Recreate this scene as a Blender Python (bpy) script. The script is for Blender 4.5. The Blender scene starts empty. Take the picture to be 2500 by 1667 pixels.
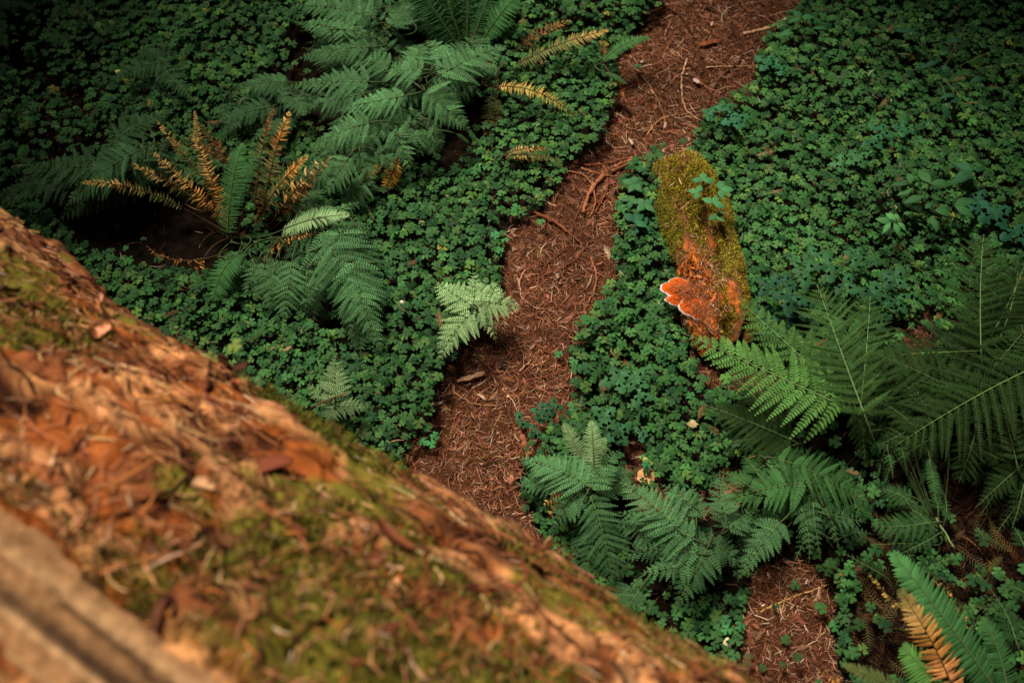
import bpy, math
import numpy as np
from math import radians
rng = np.random.default_rng(7)
scene = bpy.context.scene
COL = scene.collection

# ------------------------------------------------------------------ camera
CAM_H = 3.8
cd = bpy.data.cameras.new("Camera"); cam = bpy.data.objects.new("Camera", cd); COL.objects.link(cam)
cam.location = (0, 0, CAM_H); cam.rotation_euler = (radians(30), 0, 0)
cd.lens = 35; cd.sensor_width = 36; cd.clip_end = 500
cd.dof.use_dof = True; cd.dof.focus_distance = 4.3; cd.dof.aperture_fstop = 1.35
scene.camera = cam
# ------------------------------------------------------------------ sky, sun, exposure
SUN_EL, SUN_AZ = radians(62), radians(-38)      # azimuth from +Y, clockwise
w = bpy.data.worlds.new("World"); scene.world = w; w.use_nodes = True
nt = w.node_tree; bg = nt.nodes["Background"]
sky = nt.nodes.new("ShaderNodeTexSky"); sky.sky_type = 'NISHITA'; sky.sun_disc = False
sky.sun_elevation = SUN_EL; sky.sun_rotation = SUN_AZ; sky.dust_density = 4.0; sky.air_density = 1.0
nt.links.new(sky.outputs[0], bg.inputs[0]); bg.inputs[1].default_value = 0.05
sl = bpy.data.lights.new("Sun", 'SUN'); sl.energy = 4.6; sl.angle = radians(13); sl.color = (1, .93, .8)
sun = bpy.data.objects.new("Sun", sl); COL.objects.link(sun)
from mathutils import Vector
sd = Vector((math.sin(SUN_AZ)*math.cos(SUN_EL), math.cos(SUN_AZ)*math.cos(SUN_EL), math.sin(SUN_EL)))
sun.rotation_euler = sd.to_track_quat('Z', 'Y').to_euler()
scene.view_settings.view_transform = 'Standard'; scene.view_settings.look = 'None'
scene.view_settings.exposure = 0.26; scene.view_settings.gamma = 1
scene.render.engine = 'CYCLES'
scene.cycles.max_bounces = 6; scene.cycles.transparent_max_bounces = 8

# ------------------------------------------------------------------ helpers
TH = radians(30); KK = 36/35/2500
RM = np.array([[1,0,0],[0,math.cos(TH),-math.sin(TH)],[0,math.sin(TH),math.cos(TH)]])
CP = np.array([0,0,CAM_H])
def ray(px, py): return RM @ np.array([(px-1250)*KK, -(py-833.5)*KK, -1.])
def at(px, py, h=0.):
    v = ray(px, py); return CP + v*(h-CAM_H)/v[2]
def ppm(px, py, h=0.):                        # metres per photo pixel at that spot
    v = ray(px, py); return ((h-CAM_H)/v[2])*KK
UPV = np.array([0,0,1.]); GAP = (.30, 1.75, 2.8, 3.3)
def nrm(v): v = np.asarray(v, float); return v/(np.linalg.norm(v, axis=-1, keepdims=True)+1e-12)

_perm = np.random.default_rng(3).random((64,64,64)).astype(np.float32)
def vnoise(p):
    p = np.asarray(p, float); i = np.floor(p).astype(int); f = p-i; f = f*f*(3-2*f); i &= 63; j = (i+1) & 63
    def g(a,b,c): return _perm[a,b,c]
    x0,y0,z0 = i[...,0],i[...,1],i[...,2]; x1,y1,z1 = j[...,0],j[...,1],j[...,2]
    fx,fy,fz = f[...,0],f[...,1],f[...,2]
    a = g(x0,y0,z0)*(1-fx)+g(x1,y0,z0)*fx; b = g(x0,y1,z0)*(1-fx)+g(x1,y1,z0)*fx
    c = g(x0,y0,z1)*(1-fx)+g(x1,y0,z1)*fx; d = g(x0,y1,z1)*(1-fx)+g(x1,y1,z1)*fx
    return ((a*(1-fy)+b*fy)*(1-fz)+(c*(1-fy)+d*fy)*fz)*2-1
def fbm(p, o=4, g=.5):
    s = 0; a = 1
    for k in range(o): s = s+a*vnoise(np.asarray(p)*2**k+k*17.3); a *= g
    return s

def inpoly(pts, poly):
    x, y = pts[:,0], pts[:,1]; n = len(poly); r = np.zeros(len(pts), bool); j = n-1
    for i in range(n):
        xi, yi = poly[i]; xj, yj = poly[j]
        if yi != yj:
            c = ((yi > y) != (yj > y)) & (x < (xj-xi)*(y-yi)/(yj-yi)+xi); r ^= c
        j = i
    return r
def pxpoly(l, h=0.): return [tuple(at(a, b, h)[:2]) for a, b in l]

# path outline in ground coordinates (left bank up, right bank down)
PATH = pxpoly([(1610,-260),(1610,0),(1595,45),(1540,90),(1505,140),(1500,250),(1480,300),(1468,350),(1440,372),(1385,405),(1372,450),
 (1338,480),(1328,512),(1245,552),(1222,600),(1228,650),(1225,700),(1190,770),(1150,840),(1090,920),(1062,985),(1025,1060),(985,1120),(980,1200),(1150,1350),(1330,1330),
 (1300,1250),(1262,1180),(1290,1110),(1345,1062),(1395,1010),(1408,930),(1388,868),(1405,830),(1440,790),(1485,730),(1512,680),(1503,600),(1506,520),(1498,465),(1540,412),
 (1590,372),(1652,362),(1690,340),(1708,308),(1718,268),(1780,242),(1840,210),(1848,146),(1872,98),(1880,66),(1940,25),(1965,-20),(2000,-260)], .03)
BARE = [pxpoly(l) for l in (
 [(1690,820),(1790,860),(1900,900),(1900,960),(1760,970),(1690,930)],
 [(1515,1085),(1560,1070),(1600,1180),(1700,1230),(1760,1160),(1810,1120),(1800,1250),(1600,1290),(1520,1210)],
 [(1830,1390),(1960,1370),(2030,1450),(2030,1600),(2060,1720),(1800,1720),(1790,1560)],
 [(2180,800),(2270,760),(2290,840),(2220,900)],
 [(2230,1060),(2500,1000),(2600,1400),(2330,1400),(2180,1250)],
 [(2420,790),(2520,780),(2520,850),(2430,850)],
 [(1930,600),(1975,590),(1965,650),(1920,690),(1900,670)])]
DARKZ = [pxpoly(l) for l in ([(100,500),(200,450),(330,440),(520,470),(600,560),(620,640),(520,700),(400,680),(200,600)],
 [(60,30),(150,40),(130,200),(60,210),(0,150)], [(1800,1000),(2150,1050),(2250,1250),(2000,1150),(1850,1150)], [(2050,1350),(2200,1400),(2200,1640),(2060,1640)],
 [(720,110),(1180,90),(1200,320),(1120,420),(800,440),(760,300),(650,250)],[(660,560),(900,600),(900,860),(700,780)],[(1480,1230),(2000,1180),(2150,1350),(1600,1500)],[(250,330),(430,330),(430,430),(50,450)],[(2150,900),(2500,850),(2500,1667),(2080,1667),(2150,1100)])]
MA, MB = at(1660, 366, .12), at(1772, 835, .12)          # mossy log axis
MR = .134
def near_mlog(p, pad=0.):
    a, b = MA[:2], MB[:2]; d = b-a; t = np.clip(((p-a)@d)/(d@d), 0, 1)
    return np.linalg.norm(p-(a+t[:,None]*d), axis=1) < MR*.86+pad
def gz(x, y):
    x = np.asarray(x, float); y = np.asarray(y, float)
    p = np.stack([x*.9, y*.9, x*0+3.], -1); q = p*4
    return .055*vnoise(p)+.016*vnoise(q)

def link(o, parent=None):
    COL.objects.link(o)
    if parent is not None: o.parent = parent
    return o
def tag(o, label=None, cat=None, group=None, kind=None):
    for k, v in (('label',label),('category',cat),('group',group),('kind',kind)):
        if v: o[k] = v
    return o
class Acc:
    def __init__(s): s.v = []; s.q = []; s.t = []; s.c = []; s.n = 0
    def add(s, v, q=None, t=None, c=(1,1,1)):
        v = np.asarray(v, np.float32).reshape(-1,3); n = len(v)
        c = np.broadcast_to(np.asarray(c, np.float32), (n,3))
        if q is not None and len(q): s.q.append(np.asarray(q, np.int64).reshape(-1,4)+s.n)
        if t is not None and len(t): s.t.append(np.asarray(t, np.int64).reshape(-1,3)+s.n)
        s.v.append(v); s.c.append(c); s.n += n
    def inst(s, tv, tq, tt, M, P, c):
        """template verts (k,3), quads, tris; M (N,3,3) columns are axes, P (N,3), c (N,3) or (N,k,3)"""
        N = len(P)
        if N == 0: return
        k = len(tv); v = np.einsum('nij,kj->nki', M, tv)+P[:,None,:]
        c = np.asarray(c)
        if c.ndim == 2: c = np.repeat(c[:,None,:], k, 1)
        off = (np.arange(N)*k)[:,None,None]
        q = (np.asarray(tq)[None]+off).reshape(-1,4) if tq is not None and len(tq) else None
        t = (np.asarray(tt)[None]+off).reshape(-1,3) if tt is not None and len(tt) else None
        s.add(v.reshape(-1,3), q, t, c.reshape(-1,3))
    def tube(s, pts, r, c=(1,1,1), k=5):
        pts = np.asarray(pts, float); n = len(pts); r = np.broadcast_to(r, (n,)) if np.ndim(r) < 2 else r
        tg = nrm(np.gradient(pts, axis=0)); up = np.array([.13,.21,.97])
        a = nrm(np.cross(tg, up)); b = np.cross(a, tg)
        an = np.arange(k)*2*np.pi/k
        v = pts[:,None,:]+(a[:,None,:]*np.cos(an)[None,:,None]+b[:,None,:]*np.sin(an)[None,:,None])*np.asarray(r)[:,None,None]
        q = [(i*k+j, i*k+(j+1)%k, (i+1)*k+(j+1)%k, (i+1)*k+j) for i in range(n-1) for j in range(k)]
        vv = v.reshape(-1,3); c = np.asarray(c, float)
        cc = np.repeat(c, k, 0) if c.ndim == 2 else c
        nv = np.vstack([vv, pts[0], pts[-1]])
        if np.ndim(cc) == 2: cc = np.vstack([cc, c[0], c[-1]])
        t = [(n*k, (j+1)%k, j) for j in range(k)]+[(n*k+1, (n-1)*k+j, (n-1)*k+(j+1)%k) for j in range(k)]
        s.add(nv, q, t, cc)
    def build(s, name, mat, parent=None, smooth=True, origin=None):
        v = np.vstack(s.v); c = np.vstack(s.c)
        q = np.vstack(s.q) if s.q else np.zeros((0,4), int); t = np.vstack(s.t) if s.t else np.zeros((0,3), int)
        if origin is not None: v = v-np.asarray(origin, np.float32)
        me = bpy.data.meshes.new(name); me.vertices.add(len(v)); me.vertices.foreach_set('co', v.astype(np.float32).ravel())
        li = np.concatenate([q.ravel(), t.ravel()]); ls = np.concatenate([np.arange(len(q))*4, len(q)*4+np.arange(len(t))*3])
        me.loops.add(len(li)); me.loops.foreach_set('vertex_index', li.astype(np.int32))
        me.polygons.add(len(ls)); me.polygons.foreach_set('loop_start', ls.astype(np.int32))
        me.update(calc_edges=True)
        me.polygons.foreach_set('use_smooth', np.full(len(ls), smooth))
        a = me.color_attributes.new('Col', 'FLOAT_COLOR', 'POINT')
        a.data.foreach_set('color', np.hstack([c, np.ones((len(c),1))]).astype(np.float32).ravel())
        me.materials.append(mat)
        o = bpy.data.objects.new(name, me)
        if origin is not None and parent is None: o.location = origin
        return link(o, parent)
def thing(name, loc, label, cat, group=None):
    o = bpy.data.objects.new(name, None); o.empty_display_size = .1; o.location = loc
    link(o); return tag(o, label, cat, group)

# ------------------------------------------------------------------ materials
def mat(name, base=(1,1,1), rough=.6, spec=.3, trans=0., nscale=0., nlo=.75, nhi=1.2, bump=0., bscale=60., use_col=True, sheen=0.):
    m = bpy.data.materials.new(name); m.use_nodes = True; n = m.node_tree; b = n.nodes['Principled BSDF']
    L = n.links.new
    if use_col:
        a = n.nodes.new('ShaderNodeAttribute'); a.attribute_name = 'Col'
        mx = n.nodes.new('ShaderNodeMixRGB'); mx.blend_type = 'MULTIPLY'; mx.inputs[0].default_value = 1
        L(a.outputs['Color'], mx.inputs[1]); mx.inputs[2].default_value = (*base,1); out = mx.outputs[0]
    else:
        r = n.nodes.new('ShaderNodeRGB'); r.outputs[0].default_value = (*base,1); out = r.outputs[0]
    tc = n.nodes.new('ShaderNodeNewGeometry')
    if nscale:
        no = n.nodes.new('ShaderNodeTexNoise'); no.inputs['Scale'].default_value = nscale; no.inputs['Detail'].default_value = 5
        L(tc.outputs['Position'], no.inputs['Vector'])
        mr = n.nodes.new('ShaderNodeMapRange'); mr.inputs['From Min'].default_value = .3; mr.inputs['From Max'].default_value = .7
        mr.inputs['To Min'].default_value = nlo; mr.inputs['To Max'].default_value = nhi; L(no.outputs[0], mr.inputs['Value'])
        m2 = n.nodes.new('ShaderNodeMixRGB'); m2.blend_type = 'MULTIPLY'; m2.inputs[0].default_value = 1
        L(out, m2.inputs[1]); L(mr.outputs[0], m2.inputs[2]); out = m2.outputs[0]
    L(out, b.inputs['Base Color']); b.inputs['Roughness'].default_value = rough; b.inputs['Specular IOR Level'].default_value = spec
    if bump:
        bn = n.nodes.new('ShaderNodeTexNoise'); bn.inputs['Scale'].default_value = bscale; bn.inputs['Detail'].default_value = 6
        L(tc.outputs['Position'], bn.inputs['Vector'])
        bp = n.nodes.new('ShaderNodeBump'); bp.inputs['Strength'].default_value = .7; bp.inputs['Distance'].default_value = bump
        L(bn.outputs[0], bp.inputs['Height']); L(bp.outputs[0], b.inputs['Normal'])
    if trans:
        tr = n.nodes.new('ShaderNodeBsdfTranslucent'); L(out, tr.inputs[0])
        mx = n.nodes.new('ShaderNodeMixShader'); mx.inputs[0].default_value = trans
        L(b.outputs[0], mx.inputs[1]); L(tr.outputs[0], mx.inputs[2]); L(mx.outputs[0], n.nodes['Material Output'].inputs[0])
    return m
M_CLOV = mat('clover_leaf', rough=.65, spec=.10, trans=.12, nscale=9, nlo=.85, nhi=1.15)
M_FERN = mat('fern_leaf', rough=.7, spec=.10, trans=.15, nscale=30, nlo=.85, nhi=1.15)
M_DEAD = mat('dead_fern', rough=.8, spec=.1, trans=.1, nscale=60, nlo=.7, nhi=1.25)
M_STEM = mat('stem', rough=.6, spec=.2)
M_BROAD = mat('broad_leaf', rough=.6, spec=.15, trans=.1, nscale=40, nlo=.85, nhi=1.12)
M_LIT = mat('litter', rough=.85, spec=.1, nscale=8, nlo=.75, nhi=1.2)
M_STICK = mat('stick_wood', rough=.85, spec=.1, nscale=45, nlo=.6, nhi=1.3, bump=.002, bscale=150)
M_SOIL = mat('soil', (.010,.007,.0045), rough=1, spec=0, nscale=22, nlo=.4, nhi=1.7, bump=.02, bscale=30, use_col=False)
M_PATH = mat('path_needles', (.075,.028,.013), rough=1, spec=.05, nscale=130, nlo=.25, nhi=1.8, bump=.012, bscale=160, use_col=False)
M_MOSS = mat('moss', rough=.95, spec=.05, trans=.05, nscale=25, nlo=.65, nhi=1.3)
M_WOOD = mat('rotten_wood', rough=.9, spec=.05, nscale=35, nlo=.6, nhi=1.3, bump=.01, bscale=70)
M_FUN = mat('fungus', rough=.75, spec=.1, nscale=60, nlo=.85, nhi=1.1, bump=.002, bscale=120)
M_BARK = mat('log_surface', rough=.95, spec=.05, nscale=16, nlo=.55, nhi=1.4, bump=.02, bscale=26)

# ------------------------------------------------------------------ ground
def axis_coords(lo, hi, step, far):
    mid = np.arange(lo, hi+step/2, step); g = [step*1.3]
    out = []; x = 0
    while x < far: x += g[-1]; out.append(x); g.append(g[-1]*1.35)
    return np.concatenate([lo-np.array(out)[::-1], mid, hi+np.array(out)])
X = axis_coords(-3.6, 3.6, .04, 60); Y = axis_coords(.0, 5.6, .04, 60)
XX, YY = np.meshgrid(X, Y); Z = gz(XX, YY)
P = np.stack([XX, YY, Z], -1).reshape(-1,3); nx, ny = len(X), len(Y)
ii = (np.arange(ny-1)[:,None]*nx+np.arange(nx-1)[None]).ravel()
g = Acc(); g.add(P, np.stack([ii, ii+1, ii+1+nx, ii+nx], 1)); tag(g.build('ground', M_SOIL), kind='structure')
xs = np.arange(-1.6, 3.2, .025); ys = np.arange(.3, 6.2, .025)
XX, YY = np.meshgrid(xs, ys); P = np.stack([XX, YY, gz(XX,YY)+.008], -1).reshape(-1,3)
ok = inpoly(P[:,:2], PATH)
for b in BARE[:4]+BARE[5:6]: ok |= inpoly(P[:,:2], b)
P[:,2] += .006*vnoise(P*[40,40,1]); nx, ny = len(xs), len(ys)
ii = (np.arange(ny-1)[:,None]*nx+np.arange(nx-1)[None]).ravel(); Q = np.stack([ii, ii+1, ii+1+nx, ii+nx], 1)
Q = Q[ok[Q].all(1)]
u, inv = np.unique(Q, return_inverse=True); g = Acc(); g.add(P[u], inv.reshape(-1,4)); tag(g.build('path', M_PATH), kind='structure')

# ------------------------------------------------------------------ big foreground log (geometry frame)
ra, rb = ray(-10, 497), ray(1890, 1667); n_ = nrm(np.cross(ra, rb))
if n_@ray(0,1667) < 0: n_ = -n_
LD = nrm(np.cross(n_, [0,0,1.]))                  # horizontal axis direction, points up-left
LR = 1.1; LZ = .99; u_ = np.cross(LD, n_)
LQ = CP+n_*LR+u_*((LZ-CAM_H-n_[2]*LR)/u_[2])
LS = nrm(np.cross([0,0,1.], LD));                  # horizontal side direction
if LS@np.array([1,1,0]) < 0: LS = -LS              # towards the clover side
def plates(s, a, ls=.17, la=.075):
    x = s/ls+.55*vnoise(np.stack([s*6, a*6, s*0+11], -1)); y = a/la+.6*vnoise(np.stack([s*6, a*6, s*0+51], -1)); ix, iy = np.floor(x), np.floor(y)
    f1 = np.full(np.shape(x), 9.); f2 = f1.copy(); cid = f1*0
    for dx in (-1,0,1):
        for dy in (-1,0,1):
            cx, cy = ix+dx, iy+dy; hsh = lambda k: np.modf(np.abs(np.sin(cx*127.1+cy*311.7+k)*43758.5453))[0]
            d = np.hypot(cx+.15+.7*hsh(0)-x, cy+.15+.7*hsh(9)-y); m = d < f1; f2 = np.where(m, f1, np.minimum(f2, d)); cid = np.where(m, hsh(23), cid); f1 = np.where(m, d, f1)
    return f2-f1, cid
def log_disp(s, ph):
    a = ph*LR; p = np.stack([s*1.2, a*1.2, s*0+5], -1)
    d = .05*vnoise(p)+.03*fbm(np.stack([s*2.2, a*7, s*0+9], -1), 4)
    q = np.stack([s*11, a*14, s*0+1], -1); d += .012*fbm(q, 3); e_, ci = plates(s, a); d += .022*(ci-.5)-.020*np.clip(1-e_/.16, 0, 1)
    strip = (ph < WOOD_PH(s))&(ph > WOOD_LO(s)); d = np.where(strip, -.004+.006*vnoise(np.stack([s*1.5, a*60, s*0], -1))+.012*vnoise(np.stack([s*.7, a*14, s*0], -1))-.010*np.exp(-((WOOD_PH(s)-ph-.05)/.010)**2), d)
    return d
def log_pt(s, ph, extra=0.):                       # ph: 0 on top, positive towards the clover side
    r = LR-.02+log_disp(s, ph)+extra
    return LQ+LD*np.asarray(s)[...,None]+(LS*np.sin(ph)[...,None]+np.array([0,0,1.])*np.cos(ph)[...,None])*r[...,None]
def log_hit(px, py):
    v = nrm(ray(px,py)); wv = CP-LQ; vp = v-LD*(v@LD); wp = wv-LD*(wv@LD)
    A = vp@vp; B = 2*vp@wp; D = B*B-4*A*(wp@wp-LR*LR)
    t = (-B-math.sqrt(max(D,0)))/2/A; p = CP+v*t-LQ
    return p@LD, math.atan2(p@LS, p[2])
_h = [log_hit(*p) for p in ((0,1225),(250,1430),(480,1640))]
def WOOD_PH(s):
    s = np.asarray(s, float); b = np.interp(s, sorted(q[0] for q in _h), [q[1] for q in sorted(_h)])
    return b+.03*vnoise(np.stack([s*3, s*0, s*0+2], -1))+.012*vnoise(np.stack([s*14, s*0, s*0+2], -1))
_l = [log_hit(*p) for p in ((0,1530),(60,1600),(130,1667))]
def WOOD_LO(s):
    s = np.asarray(s, float); return np.interp(s, sorted(q[0] for q in _l), [q[1] for q in sorted(_l)])+.02*vnoise(np.stack([s*4, s*0, s*0+7], -1))
if __name__ == '__main__': print('LOGHITS', _h, [log_hit(*p) for p in ((0,1667),(0,510),(1870,1660),(1200,1667),(0,1500))])
sv = np.arange(-2.6, 4.2, .012); pv = np.arange(-1.5, 2.2, .011)
S, PH = np.meshgrid(sv, pv); P = log_pt(S, PH).reshape(-1,3); nx, ny = len(sv), len(pv)
ii = (np.arange(ny-1)[:,None]*nx+np.arange(nx-1)[None]).ravel(); Q = np.stack([ii, ii+1, ii+1+nx, ii+nx], 1)
Sf, Pf = S.ravel(), PH.ravel()
isw = (Pf < WOOD_PH(Sf)) & (Pf > WOOD_LO(Sf)); qw = isw[Q].any(1)
aa = Pf*LR
n1 = fbm(np.stack([Sf*4.2, aa*6, Sf*0+4], -1), 4); n2 = fbm(np.stack([Sf*9, aa*14, Sf*0+14], -1), 3); n3 = fbm(np.stack([Sf*1.6, aa*2.2, Sf*0+24], -1), 3)
brown = np.array([.24,.085,.03]); tan = np.array([.56,.27,.10]); dark = np.array([.05,.018,.008]); mossc = np.array([.14,.125,.018])
def mixc(a, b, t): t = np.clip(t, 0, 1)[...,None]; return a*(1-t)+b*t
c = mixc(mixc(np.broadcast_to(brown,(len(Sf),3)), tan, n2*2.2+n1*.8+.25), dark, (fbm(np.stack([Sf*6, aa*9, Sf*0+44], -1), 3)-.12)*4)
mossm = np.clip((n3-.36+1.1*n1+.5*n2)*4, 0, 1)*np.clip((Pf-WOOD_PH(Sf))*12, 0, 1)
e_, ci = plates(Sf, aa)
c = c*(.18+1.6*ci)[:,None]; c = mixc(c, np.array([.60,.30,.12]), (ci > .72)*.7); c = mixc(c, np.array([.42,.12,.025]), (ci < .25)*.7); c = mixc(c, dark, np.clip(1-e_/.13, 0, 1)*.8)
RIM = log_hit(900,1060)[1]; band = np.exp(-((Pf-RIM+.10)/.09)**2)*np.clip(.55+1.6*n1+.6*n2, 0, 1); mossm = np.maximum(mossm, band)
c = mixc(c, mossc*(1+.4*n2[:,None]), mossm)
cw = mixc(mixc(np.broadcast_to(np.array([.33,.165,.070]),(len(Sf),3)), np.array([.46,.26,.12]), fbm(np.stack([Sf*1.0, aa*42, Sf*0], -1),3)*1.6+.1), np.array([.07,.035,.018]), (vnoise(np.stack([Sf*.8, aa*26, Sf*0+7], -1))-.35)*3+1.6*np.exp(-((WOOD_PH(Sf)-Pf-.045-.01*n3)/.007)**2)+1.2*np.exp(-((WOOD_PH(Sf)-Pf-.13-.02*n3)/.006)**2))
c = c*np.array([.92,.82,.80])
c = np.where(isw[:,None], cw, c)
log = thing('fallen_log', tuple(LQ-np.array([0,0,LZ])), 'huge fallen trunk in the blurred foreground, covered in moss and bark litter', 'log')
LO = np.array(log.location)
for nm, sel in (('bark', ~qw), ('bare_wood', qw)):
    u, inv = np.unique(Q[sel], return_inverse=True); g = Acc(); g.add(P[u], inv.reshape(-1,4), c=c[u])
    o = g.build(nm, M_BARK if nm == 'bark' else M_WOOD, log, origin=LO)
    if nm == 'bare_wood': tag(o, 'smooth greyish strip of bare wood without bark')
# the ends and the underside close the trunk
g = Acc(); k = 40; an = np.linspace(2.15, 2*np.pi-1.45, k); sv2 = np.linspace(-2.6, 4.2, 30)
S, PH = np.meshgrid(sv2, an); R_ = LR-.03
P = LQ+LD*S[...,None]+(LS*np.sin(PH)[...,None]+np.array([0,0,1.])*np.cos(PH)[...,None])*R_
ii = (np.arange(k-1)[:,None]*30+np.arange(29)[None]).ravel(); g.add(P.reshape(-1,3), np.stack([ii, ii+1, ii+31, ii+30], 1), c=brown)
g.build('underside_bark', M_BARK, log, origin=LO)
for s0 in (-2.6, 4.19):
    g = Acc(); an = np.linspace(0, 2*np.pi, 49)[:-1]; p = LQ+LD*s0+(LS*np.sin(an)[:,None]+np.array([0,0,1.])*np.cos(an)[:,None])*(LR-.05)
    g.add(np.vstack([p, LQ+LD*s0]), None, [(i, (i+1)%48, 48) for i in range(48)], c=(.3,.16,.08)); g.build('cut_end', M_WOOD, log, origin=LO, smooth=False)

# ---- moss tufts on the big log (one part nobody could count)
def blades(acc, P, N, L, W, cols, lean=.8):
    """small bent blades: P positions, N normals"""
    n = len(P); t = nrm(np.cross(N, rng.normal(size=(n,3)))); d = nrm(N+t*lean*rng.random((n,1))*1.5)
    s = nrm(np.cross(d, rng.normal(size=(n,3))))
    tv = np.array([[-.5,0,0],[.5,0,0],[.35,.6,.08],[-.35,.6,.08],[0,1,.3]])
    M = np.stack([s*np.reshape(W,(-1,1)), d*np.reshape(L,(-1,1)), np.cross(s,d)*np.reshape(L,(-1,1))], -1)
    acc.inst(tv, [(0,1,2,3)], [(3,2,4)], M, P, cols)
def jit(c, n, a=.25, b=.1):
    c = np.asarray(c, float); return np.clip(c*(1+a*rng.normal(size=(n,1)))*(1+b*rng.normal(size=(n,3))), .002, .95)
def pick(cols, n, a=.2, b=.08, p=None):
    cols = np.asarray(cols, float); return np.clip(cols[rng.choice(len(cols), n, p=p)]*(1+a*rng.normal(size=(n,1)))*(1+b*rng.normal(size=(n,3))), .002, .95)
def logframe(ph): return LS*np.sin(ph)[...,None]+np.array([0,0,1.])*np.cos(ph)[...,None]
n = 150000; s = rng.uniform(-2.2, 2.6, n); ph = rng.uniform(-.75, 1.35, n); a = ph*LR
m1 = fbm(np.stack([s*3.2, a*5, s*0+4], -1), 4); m3 = fbm(np.stack([s*1.6, a*2.2, s*0+24], -1), 3)
RIM = log_hit(900,1060)[1]
k_ = ((np.maximum((m3-.36+1.1*m1)*4, np.exp(-((ph-RIM+.10)/.09)**2)*(.75+1.6*m1)) > .35+rng.random(n)*.5) & (ph > WOOD_PH(s)+.01)); s, ph = s[k_], ph[k_]
g = Acc(); blades(g, log_pt(s, ph)-.003*logframe(ph), logframe(ph), .012+.02*rng.random(len(s)), .0035+.003*rng.random(len(s)),
    pick([(.14,.135,.018),(.08,.095,.013),(.20,.165,.03),(.05,.055,.010)], len(s)))
tag(g.build('moss', M_MOSS, log, origin=LO), kind='stuff')

# ------------------------------------------------------------------ unseen conifers added round the clearing, crowns shaped to darken its edges
shade_trees = [(-6.5,2.5),(-5.2,7.5),(0.5,9.5),(6.0,8.0),(7.2,2.0),(5.5,-3.5),(0.,-5.0),(-5.5,-3.0)]
n = 60000; P = np.stack([rng.uniform(-12,12,n), rng.uniform(-9,17,n), rng.uniform(5.2,10,n)], 1)
sh = np.array([math.sin(SUN_AZ), math.cos(SUN_AZ)])/math.tan(SUN_EL); G = P[:,:2]-P[:,2:]*sh
ee = ((G[:,0]-GAP[0])/GAP[2])**2+((G[:,1]-GAP[1])/GAP[3])**2; ee2 = ((P[:,0]-0)/2.3)**2+((P[:,1]-1.6)/2.6)**2  # opening shaped into the added canopy to let the sun in
shd = (np.hypot(G[:,0]+1.85, G[:,1]-2.5) < .48)|(np.hypot(G[:,0]-3.0, G[:,1]-1.3) < .8)|(np.hypot(G[:,0]-1.1, G[:,1]-1.0) < .42)  # extra crown clumps added to cast shade on chosen ground spots
k_ = ((ee+.25*rng.normal(size=n) > 1)|shd)&(ee2 > 1); P = P[k_]; TT = np.array(shade_trees)
own = np.argmin(((P[:,None,:2]-TT[None])**2).sum(2), 1)
for i, (tx, ty) in enumerate(shade_trees):
    t_ = thing('conifer', (tx, ty, float(gz(tx, ty))-.1), 'tall dark conifer added outside the frame to shade the clearing, %s' % ('left','back left','behind the path top','back right','right','near right','behind the viewer','near left')[i].replace('the ',''), 'tree', 'unseen conifers added for shade')
    g = Acc(); z = np.linspace(-.2, 13, 14); r_ = .38*(1-z/16); g.tube(np.stack([tx+z*0+.05*np.sin(z), ty+z*0, z], 1), r_, (.10,.055,.035), 14); g.build('trunk', M_STICK, t_, origin=np.array(t_.location))
    q = P[own == i]; m = len(q); d = q-np.array([tx,ty,0]); d[:,2] = -.25*np.linalg.norm(d[:,:2], axis=1); d = nrm(d+.3*rng.normal(size=(m,3))); nn_ = nrm(np.cross(np.cross(d, UPV+.4*rng.normal(size=(m,3))), d)); s_ = np.cross(d, nn_)
    L_ = rng.uniform(.3,.6,(m,1)); M = np.stack([d*L_, s_*L_*.55, nn_*L_], -1); g = Acc()
    g.inst(np.array([(-.5,0,0),(-.2,.35,-.05),(.2,.4,-.1),(.55,.1,-.15),(.6,0,-.12),(.2,-.38,-.1),(-.2,-.33,-.05)]), None, [(0,6,1),(6,2,1),(6,5,2),(5,3,2),(5,4,3)], M, q, np.array([.02,.05,.02])*(1+.3*rng.normal(size=(m,1))).clip(.3))
    g.build('crown', M_FERN, t_, origin=np.array(t_.location))

# ------------------------------------------------------------------ litter pieces
NT_V = []; 
def needle_template(bend):
    v = []
    for i, t in enumerate((0,.33,.66,1)):
        wdt = (.35,.5,.45,.2)[i]; y = bend*4*t*(1-t)
        v += [(t-.5, y-wdt*.0, 0)]
        v += [(t-.5, y, wdt)]
    return v
def needles(acc, P, N, L, W, cols, bend=None):
    """curved thin bits: tent cross-section (3 verts x 4 stations), lies along a random direction in the plane of N"""
    n = len(P); d = nrm(np.cross(N, rng.normal(size=(n,3)))); d = nrm(d+N*rng.normal(size=(n,1))*.12)
    s = nrm(np.cross(N, d)); bend = (rng.normal(size=n)*.13 if bend is None else bend)
    tt = np.array([0,.33,.66,1.])-.5; wd = np.array([.5,1,.9,.3])
    L = np.reshape(L, (n,1,1)); W = np.reshape(W, (n,1,1))
    cen = P[:,None,:]+d[:,None,:]*tt[None,:,None]*L+s[:,None,:]*(bend[:,None]*(1-(2*tt[None])**2))[...,None]*L
    sw = s[:,None,:]*wd[None,:,None]*W*.5
    up = N[:,None,:]*W*.45
    v = np.stack([cen-sw, cen+up, cen+sw], 2).reshape(n, 12, 3)
    q = [(i*3+j, i*3+j+1, i*3+j+4, i*3+j+3) for i in range(3) for j in range(2)]
    c = np.repeat(cols[:,None,:], 12, 1); off = (np.arange(n)*12)[:,None,None]
    acc.add(v.reshape(-1,3), (np.array(q)[None]+off).reshape(-1,4), None, c.reshape(-1,3))
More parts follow.
